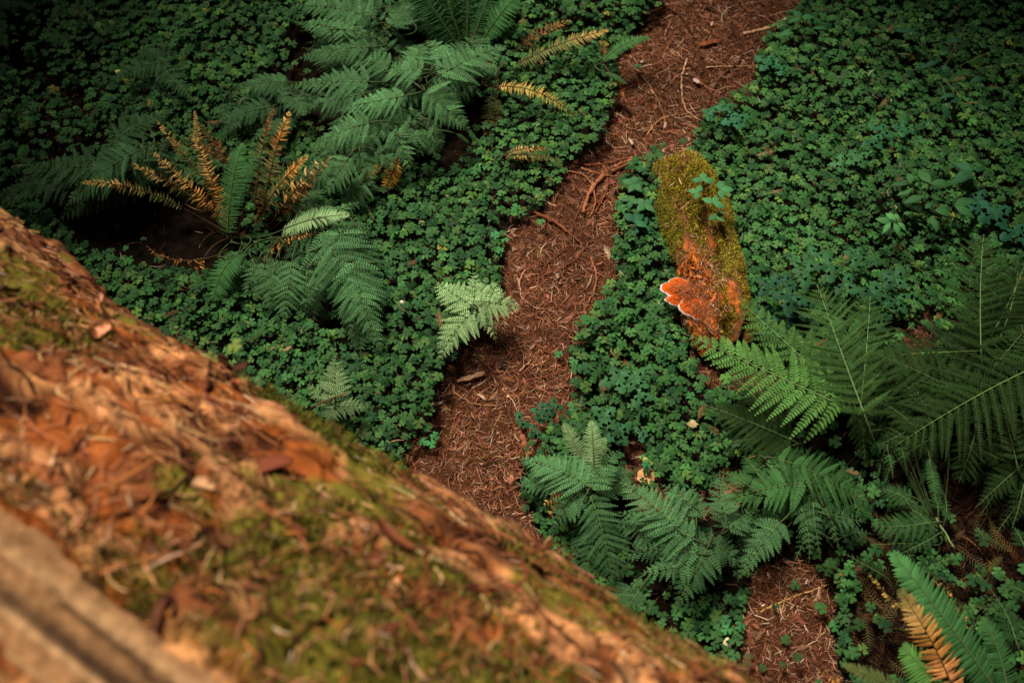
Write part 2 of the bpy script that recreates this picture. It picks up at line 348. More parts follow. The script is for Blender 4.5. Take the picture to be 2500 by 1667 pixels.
def flakes(acc, P, N, L, W, T, cols):
    """irregular bark flakes, eight-cornered, slightly curled, with thickness"""
    n = len(P); d = nrm(np.cross(N, rng.normal(size=(n,3)))); Nn = nrm(N+.25*rng.normal(size=(n,3))); d = nrm(np.cross(Nn, d)); s = np.cross(Nn, d)
    an = np.arange(8)/8*2*np.pi; r = .75+.35*rng.random((n,8))
    x = np.cos(an)[None]*r*.5; y = np.sin(an)[None]*r*.5; curl = .35*rng.normal(size=(n,1))
    L, W, T = (np.reshape(a, (n,1,1)) for a in (L, W, T))
    top = P[:,None,:]+d[:,None,:]*x[...,None]*L+s[:,None,:]*y[...,None]*W+Nn[:,None,:]*((curl*(x*x*2))[...,None]*L+T)
    bot = top-Nn[:,None,:]*T*1.2
    ct = (P[:,None,:]+Nn[:,None,:]*T*1.2)
    v = np.concatenate([top, bot, ct], 1); off = (np.arange(n)*17)[:,None,None]
    q = [(i, (i+1)%8, 8+(i+1)%8, 8+i) for i in range(8)]; t = [((i+1)%8, i, 16) for i in range(8)]
    t = [(i, (i+1)%8, 16) for i in range(8)]
    c = np.repeat(cols[:,None,:], 17, 1)
    acc.add(v.reshape(-1,3), (np.array(q)[None]+off).reshape(-1,4), (np.array(t)[None]+off).reshape(-1,3), c.reshape(-1,3))
def sprigs(acc, P, N, L, cols):
    """dry conifer twiglets: a thin axis with two rows of short needles"""
    for i in range(len(P)):
        d = nrm(np.cross(N[i], rng.normal(size=3))); s = np.cross(N[i], d); m = 12
        t = np.repeat(np.linspace(0,1,m), 2); sg = np.tile([1.,-1.], m); b = rng.normal()*.2
        c0 = P[i]+d*(t[:,None]-.5)*L[i]+s*(b*(t*t)[:,None])*L[i]
        dirn = nrm(d*.6+s*sg[:,None]+N[i]*.15*rng.normal(size=(2*m,1)))
        ln = (.22*L[i]*np.sin(np.pi*(t*.8+.15)))[:,None]
        wv = nrm(np.cross(dirn, N[i]))*.0011
        v = np.stack([c0-wv, c0+wv, c0+dirn*ln+wv*.5, c0+dirn*ln-wv*.5], 1)+N[i]*.004
        q = np.arange(2*m*4).reshape(-1,4); acc.add(v.reshape(-1,3), q, None, cols[i])
        acc.tube(P[i]+d*(np.linspace(0,1,5)[:,None]-.6)*L[i]*1.1+s*(b*(np.linspace(-.1,1,5)**2)[:,None])*L[i]+N[i]*.004, .0012, cols[i]*.8, 3)
LITC = [(.30,.115,.055),(.19,.065,.030),(.44,.21,.115),(.11,.038,.018),(.62,.42,.28),(.05,.020,.011)]
LITP = [.27,.24,.18,.14,.07,.10]
UP = np.array([0,0,1.])
def scatter(n, polys, box, zo=.012):
    p = np.stack([rng.uniform(box[0],box[1],n), rng.uniform(box[2],box[3],n)], 1); ok = np.zeros(n, bool)
    for b in polys: ok |= inpoly(p, b)
    p = p[ok]; return np.c_[p, gz(p[:,0],p[:,1])+zo*rng.random(len(p))+.006]
g = Acc(); P = scatter(190000, [PATH]+BARE[:4]+BARE[5:], (-1.2,3.2,.3,5.2)); n = len(P); N = nrm(UP+.25*rng.normal(size=(n,3)))
needles(g, P, N, rng.gamma(3,.013,n)+.008, .0013+.0028*rng.random(n)**2, pick(LITC, n, p=LITP, a=.3)*(1+.35*fbm(np.c_[P[:,:2]*3, P[:,0]*0+4], 3))[:,None])
P = scatter(620, [PATH]+BARE[:4]+BARE[5:], (-1.2,3.2,.3,5.2), .02); n = len(P); N = nrm(UP+.03*rng.normal(size=(n,3)))
needles(g, P, N, .12+.26*rng.random(n), .003+.004*rng.random(n), pick(LITC, n, p=[.3,.3,.05,.2,.02,.13], a=.3), rng.normal(size=n)*.25)
P = scatter(900, [PATH]+BARE[:4]+BARE[5:], (-1.2,3.2,.3,5.2), .02); n = len(P); N = nrm(UP+.06*rng.normal(size=(n,3)))
needles(g, P, N, .08+.14*rng.random(n), .0022+.003*rng.random(n), pick(LITC, n, p=[.25,.25,.15,.2,.05,.1], a=.3), rng.normal(size=n)*.22)
P = scatter(5000, [PATH]+BARE[:4]+BARE[5:], (-1.2,3.2,.3,5.2)); n = len(P); N = nrm(UP+.2*rng.normal(size=(n,3)))
flakes(g, P, N, .008+.03*rng.random(n)**2, .004+.009*rng.random(n), .0012+.001*rng.random(n), pick(LITC, n, p=[.3,.2,.25,.1,.1,.05], a=.3))
P = scatter(2600, [PATH]+BARE[:4]+BARE[5:], (-1.2,3.2,.3,5.2), .02); n = len(P); N = nrm(UP+.15*rng.normal(size=(n,3)))
sprigs(g, P, N, .03+.05*rng.random(n), pick(LITC, n, p=LITP, a=.3))
print('litter', g.n)
tag(g.build('needle_litter', M_LIT), 'brown carpet of dry needles and twiglets on the path', 'litter', kind='stuff')

# twiggy litter at lower right, shade painted in by darkening the needle colours
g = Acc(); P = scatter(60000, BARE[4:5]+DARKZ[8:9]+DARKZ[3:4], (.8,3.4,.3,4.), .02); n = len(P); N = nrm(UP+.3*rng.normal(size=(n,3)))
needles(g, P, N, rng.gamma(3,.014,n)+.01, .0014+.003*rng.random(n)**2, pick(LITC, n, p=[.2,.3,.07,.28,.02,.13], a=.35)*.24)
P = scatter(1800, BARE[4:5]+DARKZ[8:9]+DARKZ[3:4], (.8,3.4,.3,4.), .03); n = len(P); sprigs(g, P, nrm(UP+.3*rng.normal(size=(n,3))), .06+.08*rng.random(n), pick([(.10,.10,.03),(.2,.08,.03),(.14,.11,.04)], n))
tag(g.build('painted_shade_litter', M_LIT), 'dry twiglets and needles at lower right, needles coloured dark for shade', 'litter', kind='stuff')

# sparse litter beneath the clover so that gaps show brown bits
g = Acc(); n = 16000; p = np.stack([rng.uniform(-3.2,3.2,n), rng.uniform(.4,5.4,n)], 1); kk = ~inpoly(p, PATH)
for b in DARKZ: kk &= ~(inpoly(p, b)&(rng.random(len(p)) < .8))
p = p[kk]; P = np.c_[p, gz(p[:,0],p[:,1])+.004+.01*rng.random(len(p))]; n = len(P)
needles(g, P, np.repeat(UP[None], n, 0), rng.gamma(3,.012,n)+.01, .0015+.002*rng.random(n), pick(LITC, n, p=LITP, a=.3)*.7)
tag(g.build('undergrowth_litter', M_LIT), 'dry brown needles on the dark soil under the clover leaves', 'litter', kind='stuff')

# litter on the big log
g = Acc()
def onlog(n, zo=.01, s0=(-2.2,2.6), p0=(-.75,1.3), wood=False):
    s = rng.uniform(*s0, n); ph = rng.uniform(*p0, n); q = fbm(np.stack([s*2.1, ph*3.3, s*0+31], -1), 3)
    k = (ph > WOOD_PH(s)+.02) & (q+.5*rng.random(n) > -.12); s, ph = s[k], ph[k]; N = logframe(ph)
    return log_pt(s, ph)+N*zo*rng.random((len(s),1)), N
LC = [(.52,.26,.11),(.30,.10,.04),(.60,.34,.16),(.16,.05,.022),(.44,.15,.04),(.62,.42,.26),(.05,.018,.009)]
P, N = onlog(420, .012); n = len(P); sz = .015+.06*rng.random(n)**2.2
flakes(g, P, nrm(N+.12*rng.normal(size=(n,3))), sz*2.0, sz*(.5+.6*rng.random(n)), .002+.003*rng.random(n), pick(LC, n, p=[.27,.24,.12,.15,.1,.015,.105], a=.25))
P, N = onlog(26000, .012); n = len(P)
needles(g, P, N, .02+.06*rng.random(n), .002+.004*rng.random(n)**2, pick(LC, n, p=[.16,.25,.08,.25,.1,.02,.14], a=.3))
P, N = onlog(420, .03); n = len(P); needles(g, P, N, .08+.16*rng.random(n), .004+.007*rng.random(n)**2, pick(LC, n, p=[.0,.22,.0,.40,.03,.0,.35], a=.25), rng.normal(size=n)*.16)
for _ in range(120):
    s0, p0 = rng.uniform(-1.6,2.2), rng.uniform(-.45,1.1); a_ = rng.uniform(0,6.28); L_ = rng.uniform(.15,.5); bd = rng.normal()*.6; t = np.linspace(0,1,12)
    if p0 < WOOD_PH(np.array(s0))+.1: continue
    aa_ = a_+bd*t; ss = s0+np.cumsum(np.cos(aa_))*L_/12; pp_ = p0+np.cumsum(np.sin(aa_))*L_/12/LR
    g.tube(log_pt(ss, pp_, .012)+.003*rng.normal(size=(12,3)), np.linspace(rng.uniform(.003,.007), .0012, 12), np.array(LC[rng.choice([1,3,6,4], p=[.15,.40,.42,.03])])*.8, 5)
tag(g.build('bark_litter', M_LIT), 'blurred bark flakes, needles and twigs strewn over the foreground trunk', 'litter', kind='stuff')

# ------------------------------------------------------------------ clover carpet
def leaflet():
    v = []; t = []
    half = [(.20,.16,-.01),(.48,.42,-.05),(.66,.72,-.11),(.56,.97,-.12),(.25,1.04,-.06)]
    v = [(0,0,0),(0,.5,.0),(0,.88,-.01)]
    for sg in (1,-1):
        b = len(v); v += [(sg*x, y, z) for x, y, z in half]
        seq = [0,b,b+1,b+2,b+3,b+4,2]
        for a_, c_ in zip(seq[:-1], seq[1:]): t.append((a_,c_,1) if sg > 0 else (c_,a_,1))
    return np.array(v), t
LV, LT = leaflet()
tv = []; ttris = []; edge = []
for k in range(3):
    a = k*2*np.pi/3; R3 = np.array([[math.cos(a),-math.sin(a),0],[math.sin(a),math.cos(a),0],[0,0,1]])
    w_ = LV*np.array([.95,.93,1.]); w_ = w_.copy(); w_[:,2] += .04-.12*w_[:,1]; tv.append(w_@R3.T); ttris += [tuple(i+13*k for i in t) for t in LT]
    edge += [1.35,1.15,1.05]+[.92,.95,1.08,1.15,1.1]*2
tv = np.vstack(tv); EDGE = np.array(edge)
def clovers(acc, P, size, cols, tilt=.22, stems=None):
    n = len(P); N = nrm(UP+tilt*rng.normal(size=(n,3))); a = rng.random(n)*2*np.pi
    d = np.stack([np.cos(a),np.sin(a),a*0], -1); x = nrm(np.cross(d, N)); y = np.cross(N, x)
    sc = np.reshape(size, (n,1)); M = np.stack([x*sc, y*sc, N*sc*rng.uniform(.3,1.9,(n,1))], -1)
    acc.inst(tv, None, ttris, M, P, cols[:,None,:]*EDGE[None,:,None])
    if stems is not None:
        b = P.copy(); b[:,2] = gz(P[:,0],P[:,1]); b[:,:2] += .025*rng.normal(size=(n,2)); sv_ = nrm(np.cross(P-b, rng.normal(size=(n,3))))*.0011
        v = np.stack([b-sv_, b+sv_, P+sv_*.8-UP*.001, P-sv_*.8-UP*.001], 1).reshape(-1,3)
        stems.add(v, np.arange(4*n).reshape(-1,4), None, np.repeat(cols*np.array([2.2,1.1,1.2]), 4, 0))
CG = [(.036,.108,.029),(.050,.134,.034),(.022,.072,.022),(.082,.172,.036)]
def green_pts(step, keep):
    xs = np.arange(-3.3, 3.3, step); ys = np.arange(.3, 5.3, step*1.0); XX, YY = np.meshgrid(xs, ys)
    p = np.stack([XX.ravel(), YY.ravel()], 1)+step*.46*rng.uniform(-1,1,(XX.size,2))
    ok = ~inpoly(p+.01*rng.normal(size=p.shape), PATH) & ~near_mlog(p, -.035) & (rng.random(len(p)) < keep)
    for b in BARE[:5]: ok &= ~(inpoly(p, b) & (rng.random(len(p)) < .92))
    for j, b in enumerate(DARKZ): ok &= ~(inpoly(p, b) & (rng.random(len(p)) < (.97,.8,.8,.75,.92,.92,.88,.7,.6)[j]))
    w_ = (p-LQ[:2])@LS[:2]; ok &= w_ > LR*.8
    ok &= fbm(np.c_[p*1.7, p[:,0]*0+8], 3)+.9*rng.random(len(p)) > -.45
    return p[ok]
left_side = lambda p: p[:,0] < np.interp(p[:,1], [0,at(1150,1000)[1],at(1350,640)[1],at(1420,400)[1],at(1600,200)[1],at(1750,0)[1],9], [at(1200,1300)[0],at(1200,1000)[0],at(1370,640)[0],at(1480,400)[0],at(1650,200)[0],at(1750,0)[0],at(1800,-100)[0]])
pp = np.vstack([green_pts(.0285, .88), green_pts(.046, .5)]); nb = len(pp)
h = .055+.06*rng.random(nb)+.05*(fbm(np.c_[pp*3, pp[:,0]*0+2], 2))
P = np.c_[pp, gz(pp[:,0],pp[:,1])+h]; size = .0145+.0135*rng.random(nb)**1.2
tone = 1+.18*fbm(np.c_[pp*2.3, pp[:,0]*0+5], 3)
cols = pick(CG, nb, a=.2, b=.07, p=[.4,.3,.22,.08])*tone[:,None]; yel = rng.random(nb) < .002; cols[yel] = (.26,.24,.04)
side = left_side(pp)
for sel, lab in ((side, 'dense carpet of three-leaf clover on the left bank of the path'), (~side, 'dense carpet of three-leaf clover around the mossy log, right of the path')):
    g = Acc(); st = Acc(); clovers(g, P[sel], size[sel], cols[sel], stems=st)
    g.add(np.vstack(st.v), np.vstack(st.q), None, np.vstack(st.c))
    print('clover', g.n); tag(g.build('clover_carpet', M_CLOV), lab, 'ground cover', kind='stuff')

g = Acc(); k = rng.choice(nb, 1500); P = np.c_[pp[k], gz(pp[k,0],pp[k,1])+h[k]+.006]; n = len(P); N = nrm(UP+.2*rng.normal(size=(n,3)))
needles(g, P, N, .02+.06*rng.random(n)**2, .0013+.0022*rng.random(n), pick(LITC, n, p=[.3,.2,.2,.1,.12,.08], a=.3)); k = rng.choice(nb, 110); P = np.c_[pp[k], gz(pp[k,0],pp[k,1])+h[k]+.008]
sprigs(g, P, nrm(UP+.2*rng.normal(size=(110,3))), .04+.05*rng.random(110), pick(LITC[:3], 110)); tag(g.build('fallen_needles', M_LIT), 'stray dry needles and twiglets caught on top of the clover leaves', 'litter', kind='stuff')
# ------------------------------------------------------------------ ferns
def bez(B, T, arch, lat, n=24):
    B, T = np.asarray(B, float), np.asarray(T, float); L = np.linalg.norm(T-B); sd_ = nrm(np.cross(T-B, UP))
    Cc = (B+T)/2+UP*arch*L+sd_*lat*L
    t = np.linspace(0,1,n)[:,None]; return (1-t)**2*B+2*t*(1-t)*Cc+t*t*T
def samp(C_, t):
    n = len(C_)-1; x = np.clip(t, 0, 1)*n; i = np.minimum(x.astype(int), n-1); f = (x-i)[:,None]
    return C_[i]*(1-f)+C_[i+1]*f, nrm(C_[i+1]-C_[i])
PIN_V = np.array([(0,0,0),(.5,0,.02),(1,0,-.06),(.06,.40,-.05),(.38,.50,-.07),(.72,.36,-.09),(.06,-.40,-.05),(.38,-.50,-.07),(.72,-.36,-.09)])
PIN_Q = [(0,1,4,3),(1,2,5,4),(0,6,7,1),(1,7,8,2)]
def lace_frond(g, st, C_, W, col, pairs=18, profile='tri', roll=0., stemc=(.10,.17,.05), droop=.12, gap=1.):
    L = np.linalg.norm(np.diff(C_, axis=0), axis=1).sum()
    u = np.linspace(0,1,pairs)**.88; t = .02+.96*u
    if profile == 'tri': pr = (1-u)**.85*(1-.18*np.exp(-u*14))
    else: pr = np.sin(np.pi*(.22+.78*u))**.8*(1.0)
    pr = np.maximum(pr, .045)
    Pt, Tg = samp(C_, t); S0 = nrm(np.cross(Tg, UP)); N0 = np.cross(S0, Tg)
    S_ = S0*math.cos(roll)+N0*math.sin(roll); N_ = np.cross(S_, Tg)
    spc = np.gradient(t)*L
    for sg in (1,-1):
        for i in range(pairs):
            Li = W*pr[i]*(1+.07*rng.normal());  ang = radians(67-18*u[i])+.06*rng.normal()
            if Li < .006: continue
            d = nrm(Tg[i]*math.cos(ang)+S_[i]*sg*math.sin(ang)+N_[i]*.10*rng.normal())
            nr = nrm(N_[i]+.24*rng.normal(size=3)-sg*S_[i]*droop); y = nrm(np.cross(nr, d)); nr = np.cross(d, y)
            hw = min(spc[i]*.72*gap, Li*.36); m = max(3, int(Li/max(hw*.42, .0078))); m = min(m, 22)
            v = (np.arange(m)+.5)/m; prof = (1-v)**.7*(1-.35*np.exp(-v*9)); ln = hw*np.maximum(prof,.12)*1.15
            dr = -.18*v*v*Li; base = Pt[i]+d*(v*Li)[:,None]+UP*dr[:,None]
            dx = Li/m
            for s2 in (1,-1):
                a2 = radians(62)+.06*rng.normal(size=m)
                e = nrm(d*np.cos(a2)[:,None]+y*s2*np.sin(a2)[:,None]+nr*.07*rng.normal(size=(m,1)))
                wv = nrm(np.cross(nr, e)); nn = np.cross(e, wv)
                M = np.stack([e*ln[:,None], wv*(dx*.74), nn*ln[:,None]], -1)
                g.inst(PIN_V, PIN_Q, None, M, base, np.clip(col*(1+.17*rng.normal())*(1+.07*rng.normal(size=(m,1))), .003, 1)*np.ones((m,3)))
            st.tube(np.array([Pt[i], Pt[i]+d*Li*.5-UP*.045*Li, Pt[i]+d*Li-UP*.18*Li]), [.0011,.0008,.0003], np.asarray(stemc)*.6, 3)
    st.tube(C_, np.linspace(.0030,.0008,len(C_)), stemc, 5)
def sword_pinna(curl, twist):
    v = []; q = []
    xs_ = [0,.15,.45,.75,1.]; ws = [.32,.5,.42,.26,.02]
    for x, w_ in zip(xs_, ws):
        z = -curl*x*x; y0 = .25*x*x
        a = twist*x; cy, cz = math.cos(a), math.sin(a); xx = x*(1-.35*min(1,abs(curl))*x)
        for s_ in (-1,0,1): v.append((xx, y0*.35+s_*w_*cy, z+s_*w_*cz*.35-(.10 if s_ else 0)*w_))
    for i in range(4):
        for j in range(2): a = i*3+j; q.append((a, a+3, a+4, a+1))
    return np.array(v), q
def sword_frond(g, st, C_, W, cfun, pairs=36, roll=0., dead=0., stemc=(.12,.15,.05), ang0=78, wid=.52, prof_p=.5, miss=0., fold=0.):
    L = np.linalg.norm(np.diff(C_, axis=0), axis=1).sum(); u = np.linspace(0,1,pairs); t = .03+.96*u
    pr = np.maximum(np.minimum(1, (1.02-u)*2.3)**prof_p*np.minimum(1, .6+u*2), .06)
    Pt, Tg = samp(C_, t); S0 = nrm(np.cross(Tg, UP)); N0 = np.cross(S0, Tg)
    S_ = S0*math.cos(roll)+N0*math.sin(roll); N_ = np.cross(S_, Tg); spc = L/pairs
    for sg in (1,-1):
        ang = np.radians(ang0-26*u**3)+.05*rng.normal(size=pairs)*(1+4*dead)
        d = nrm(Tg*np.cos(ang)[:,None]+S_*(sg*np.sin(ang))[:,None]+N_*(fold+.06*rng.normal(size=(pairs,1))*(1+6*dead)))
        nr = nrm(N_+(.15+.9*dead)*rng.normal(size=(pairs,3))); y = nrm(np.cross(nr, d)*sg)*1.; nr = np.cross(d, y)*sg
        if True:
            y = nrm(np.cross(nr, d)); nr = np.cross(d, y)
        for i in range(pairs):
            if rng.random() < miss: continue
            v, q = sword_pinna(.12+dead*rng.normal()*.9, dead*rng.normal()*2.2)
            v = v*np.array([1, sg, 1]); Li = W*pr[i]*(1+.05*rng.normal()*(1+3*dead))*(1-.25*dead*rng.random())
            wd = spc*wid*(1-.4*dead*rng.random())*2*.5/.5
            M = np.stack([d[i]*Li, y[i]*wd, nr[i]*Li*.9], -1)[None]
            g.inst(v, q, None, M, Pt[i][None], np.asarray(cfun(u[i]))[None]*max(.15, 1+(.10+.5*dead)*rng.normal()))
    st.tube(C_, np.linspace(.0034,.0012,len(C_)), stemc, 5)
LADY = np.array([.058,.165,.044]); WOODF = np.array([.085,.205,.075]); PALE = np.array([.30,.46,.19]); DK = np.array([.016,.070,.032]); SW = np.array([.055,.165,.046]); BR = np.array([.085,.20,.042])
def grad(*cs):
    cs = np.array(cs, float); xs_ = np.linspace(0,1,len(cs)); return lambda u: np.array([np.interp(u, xs_, cs[:,k]) for k in range(3)])
ORA = (.46,.19,.035); TAN = (.52,.31,.09); RUS = (.26,.09,.03); OLV = (.09,.11,.03); YEL = (.50,.34,.07); DBR=(.07,.04,.015)
def frond(plant, crown, spec):
    """spec: kind, base px, tip px, half width px, options"""
    kind, bx, by, tx, ty, hw = spec[:6]; hw = hw*(1.08 if kind == 'dead' else 1.18 if bx < 1700 and kind == 'lace' else 1); o = spec[6] if len(spec) > 6 else {}
    hb, ht = o.get('hb', .26), o.get('ht', .17)
    B, T = at(bx, by, hb), at(tx, ty, ht); W = hw*ppm(.5*bx+.5*tx, .5*by+.5*ty, .5*(hb+ht))
    arch = o.get('arch', .12); C_ = bez(B, T, arch, o.get('lat', .05*rng.normal()))
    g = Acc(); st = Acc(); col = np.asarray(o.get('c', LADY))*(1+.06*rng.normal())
    L = np.linalg.norm(T-B); roll = o.get('roll', .10*rng.normal())
    if kind == 'lace': lace_frond(g, st, C_, W, col, pairs=o.get('n', int(np.clip(L/.021, 8, 17))), profile=o.get('p','tri'), gap=.74 if o.get('p') == 'lance' else 1., roll=roll, stemc=o.get('sc', (.10,.17,.05)))
    elif kind == 'sword': sword_frond(g, st, C_, W, o.get('g', grad(col*.85, col, col*1.15)), pairs=o.get('n', int(np.clip(L/.0095, 14, 60))), roll=roll, wid=o.get('w', .46), fold=o.get('fold', .0))
    else: sword_frond(g, st, C_, W, o['g'], pairs=o.get('n', int(np.clip(L/.0125, 10, 50))), roll=roll, dead=o.get('dead', .35), stemc=(.10,.05,.02), wid=o.get('w',.38), miss=o.get('miss', .08))
    if crown is not None:                                    # stalk down to the plant's crown
        p0 = np.array(crown); Tn = nrm(C_[1]-C_[0]); m = C_[0]-Tn*np.linalg.norm(C_[0]-p0)*.45
        t = np.linspace(0,1,9)[:,None]; cv = (1-t)**2*p0+2*t*(1-t)*m+t*t*C_[0]
        st.tube(cv, np.linspace(.0038,.0030,9), (.10,.05,.02) if kind == 'dead' else (.07,.10,.035), 5)
    org = np.array(plant.location)
    f = g.build('frond', M_DEAD if kind == 'dead' else M_FERN, plant, origin=org)
    s = st.build('rachis', M_STEM, f, origin=org)
    if 'l' in o: f['label'] = o['l']
    return f
def fern(px, py, label, specs, name='fern', cat='fern', group=None, extra=None):
    if extra is None: extra = {'wood_fern': int(len(specs)*(2.2 if py < 460 else 1.3)), 'lace_fern': len(specs)//2 if px < 700 or px > 2300 else 0, 'lady_fern': len(specs)*2}.get(name, 0)
    if px == 580: extra = 9
    if px in (2090, 2150): extra = 1
    c = at(px, py, 0.); c[2] = gz(c[0], c[1]); pl = thing(name, tuple(c), label, cat, group)
    g = Acc(); n = 60; a = rng.random(n)*6.28; d = nrm(np.c_[np.cos(a)*.6, np.sin(a)*.6, .8+rng.random(n)]); 
    for i in range(n//2):
        g.tube(np.array([c+d[i]*.004, c+d[i]*(.03+.02*rng.random())]), [.004,.001], (.08,.04,.015), 3)
    g.build('crown', M_STEM, pl, origin=c)
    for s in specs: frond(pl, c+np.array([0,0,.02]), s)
    for j in range(extra):
        s = specs[j % len(specs)]; o = dict(s[6]) if len(s) > 6 else {}; dead_ = s[0] == 'dead'
        o['hb'] = o.get('hb', .26)*(.62 if not dead_ else .9); o['ht'] = o.get('ht', .17)*(.55 if not dead_ else .9); o.pop('l', None); o.pop('n', None)
        a_ = rng.uniform(.25, .6)*rng.choice([-1,1]); dx, dy = s[3]-s[1], s[4]-s[2]; k_ = rng.uniform(.75, 1.0)
        ex, ey = k_*(dx*math.cos(a_)-dy*math.sin(a_)), k_*(dx*math.sin(a_)+dy*math.cos(a_)); bx, by = s[1]+20*rng.normal(), s[2]+18*rng.normal()
        if 'c' in o: o['c'] = np.asarray(o['c'])*.7  # lower fronds painted darker, standing in for shade from those above
        frond(pl, c+np.array([0,0,.02]), (s[0], bx, by, bx+ex, by+ey, s[5]*.9, o))
    return pl
lc = lambda c, **k: dict(c=c, **k)
W_ = WOODF
# top sword fern
fern(1140, 85, 'dark green sword fern cut by the top edge, its fronds fanning upwards', [
 ('sword',1118,112,975,-90,52,dict(c=SW*.8,hb=.12,ht=.45)),('sword',1128,105,1062,-120,52,dict(c=SW*.75,hb=.12,ht=.45)),('sword',1140,105,1145,-130,50,dict(c=SW*.7,hb=.12,ht=.45)),
 ('sword',1150,108,1225,-90,50,dict(c=SW*.8,hb=.12,ht=.4)),('sword',1180,95,1262,-10,40,dict(c=SW*1.15,hb=.15,ht=.35)),('sword',1105,110,950,25,30,dict(c=SW*.8,hb=.1,ht=.25)),
 ('sword',1160,118,1255,52,16,dict(c=SW*1.3,hb=.12,ht=.22)), ('sword',1120,120,1020,-20,44,dict(c=SW*.6,hb=.06,ht=.2)),
 ('dead',1150,112,1160,85,14,dict(g=grad(ORA,RUS),hb=.12,ht=.2,dead=.6)),('dead',1110,85,1105,80,10,dict(g=grad(ORA,RUS),hb=.1,ht=.1))], 'sword_fern')
fern(1232, 160, 'yellowing sword fern with ragged golden fronds left of the path', [
 ('dead',1240,138,1392,50,22,dict(g=grad(OLV,RUS,TAN),hb=.1,ht=.22,dead=.45)),
 ('dead',1255,160,1482,76,30,dict(g=grad(OLV,(.20,.20,.06),TAN),hb=.1,ht=.25,dead=.12,w=.42)),
 ('dead',1250,170,1330,150,22,dict(g=grad(RUS,TAN),hb=.05,ht=.08,dead=.5)),
 ('dead',1212,212,1412,290,24,dict(g=grad(TAN,YEL,OLV),hb=.2,ht=.12,arch=.25,dead=.2,w=.34,l='pale yellow arching frond')),
 ('dead',1200,235,1192,340,22,dict(g=grad(OLV,OLV,TAN),hb=.16,ht=.04,dead=.1,w=.3)),('dead',1215,245,1212,335,16,dict(g=grad(OLV,DBR),hb=.16,ht=.04,dead=.1,w=.3)),
 ('dead',1262,210,1320,160,18,dict(g=grad(RUS,ORA),hb=.05,ht=.06,dead=.6))], 'sword_fern')
fern(1480, 150, 'small sword fern leaning over the upper path, one drooping frond rusty red', [
 ('sword',1470,150,1585,92,22,dict(c=SW*1.25,hb=.14,ht=.2,arch=.2)),('dead',1475,145,1468,95,14,dict(g=grad(RUS,OLV),hb=.1,ht=.1)),
 ('dead',1490,180,1545,265,20,dict(g=grad(OLV,(.30,.08,.03),(.30,.08,.03)),hb=.14,ht=.03,arch=.3,dead=.5)),('sword',1440,165,1448,195,12,dict(c=SW*1.2,hb=.07,ht=.05)),
 ('sword',1480,178,1530,205,12,dict(c=SW*.7,hb=.16,ht=.14))], 'sword_fern')
fern(1240, 385, 'small browned sword fern lying low on the clover beside the path', [
 ('dead',1238,380,1370,395,16,dict(g=grad(TAN,OLV,OLV),hb=.10,ht=.10,dead=.15,arch=.2)),('dead',1238,376,1335,365,14,dict(g=grad(OLV,TAN,RUS),hb=.12,ht=.11,dead=.15,arch=.25)),
 ('dead',1250,390,1345,388,12,dict(g=grad(ORA,OLV),hb=.08,ht=.08,dead=.4))], 'sword_fern')
# wood ferns, top centre mass
fern(900, 95, 'soft green wood fern highest in the upper middle cluster', [
 ('lace',905,40,705,14,62,lc(W_*1.2)),('lace',880,85,710,55,50,lc(W_*1.15)),('lace',830,72,945,100,30,lc(W_*1.2,hb=.3)),('lace',960,60,1010,5,40,lc(W_)),
 ('lace',900,115,715,150,46,lc(W_)),('lace',1010,55,930,15,44,lc(W_*.8)),('lace',965,75,990,125,26,lc(W_*.75,ht=.1))], 'wood_fern')
fern(945, 200, 'broad wood fern in the upper middle, fronds spreading left and down', [
 ('lace',950,160,815,150,60,lc(W_*1.1)),('lace',1030,170,905,190,58,lc(W_*1.15,hb=.32)),('lace',900,200,690,215,62,lc(W_*.95)),('lace',880,230,740,262,55,lc(W_*.8)),
 ('lace',985,235,795,275,60,lc(W_*1.15,hb=.34)),('lace',915,250,1005,310,48,lc(W_*.95)),('lace',1010,150,1040,105,44,lc(W_*1.1))], 'wood_fern')
fern(1070, 230, 'wood fern with the largest triangular fronds pointing right in the upper cluster', [
 ('lace',1075,182,1242,112,72,lc(W_*1.12,hb=.34,ht=.24)),('lace',1085,170,1190,240,50,lc(W_*1.25,hb=.34)),('lace',1040,225,1152,322,62,lc(W_*1.25,hb=.34,ht=.2)),
 ('lace',1080,140,1037,100,36,lc(W_*1.2,hb=.3)),('lace',1110,165,1203,188,36,lc(W_*1.15,hb=.32)),('lace',1000,270,1045,300,32,lc(W_))], 'wood_fern')
fern(985, 345, 'wood fern hanging over the clover below the upper cluster', [
 ('lace',900,300,745,372,58,lc(W_*1.15,hb=.34)),('lace',935,300,925,345,38,lc(W_)),('lace',1040,320,1020,388,34,lc(W_*1.05)),('lace',1055,310,1080,368,34,lc(W_*1.05)),
 ('lace',960,320,1000,420,48,lc(W_*1.0)),('lace',1000,330,1085,350,34,lc(W_)),('lace',1000,300,870,330,50,lc(W_*.9)),('sword',1145,320,1172,355,9,dict(c=SW*1.2,hb=.14,ht=.08))], 'wood_fern')
fern(860, 430, 'wood fern right of the browned sword fern, tips hanging down', [
 ('lace',850,385,790,478,58,lc(W_*1.1,hb=.3)),('lace',880,375,915,455,50,lc(W_*1.05)),('lace',920,370,980,418,42,lc(W_)),('lace',860,440,870,490,34,lc(W_*.8)),('lace',840,400,770,440,40,lc(W_*.9)),
 ('dead',968,395,935,468,24,dict(g=grad((.35,.17,.02),(.35,.17,.02)),hb=.2,ht=.1,dead=.12,w=.45,l='one golden brown frond hanging at the edge'))], 'wood_fern')
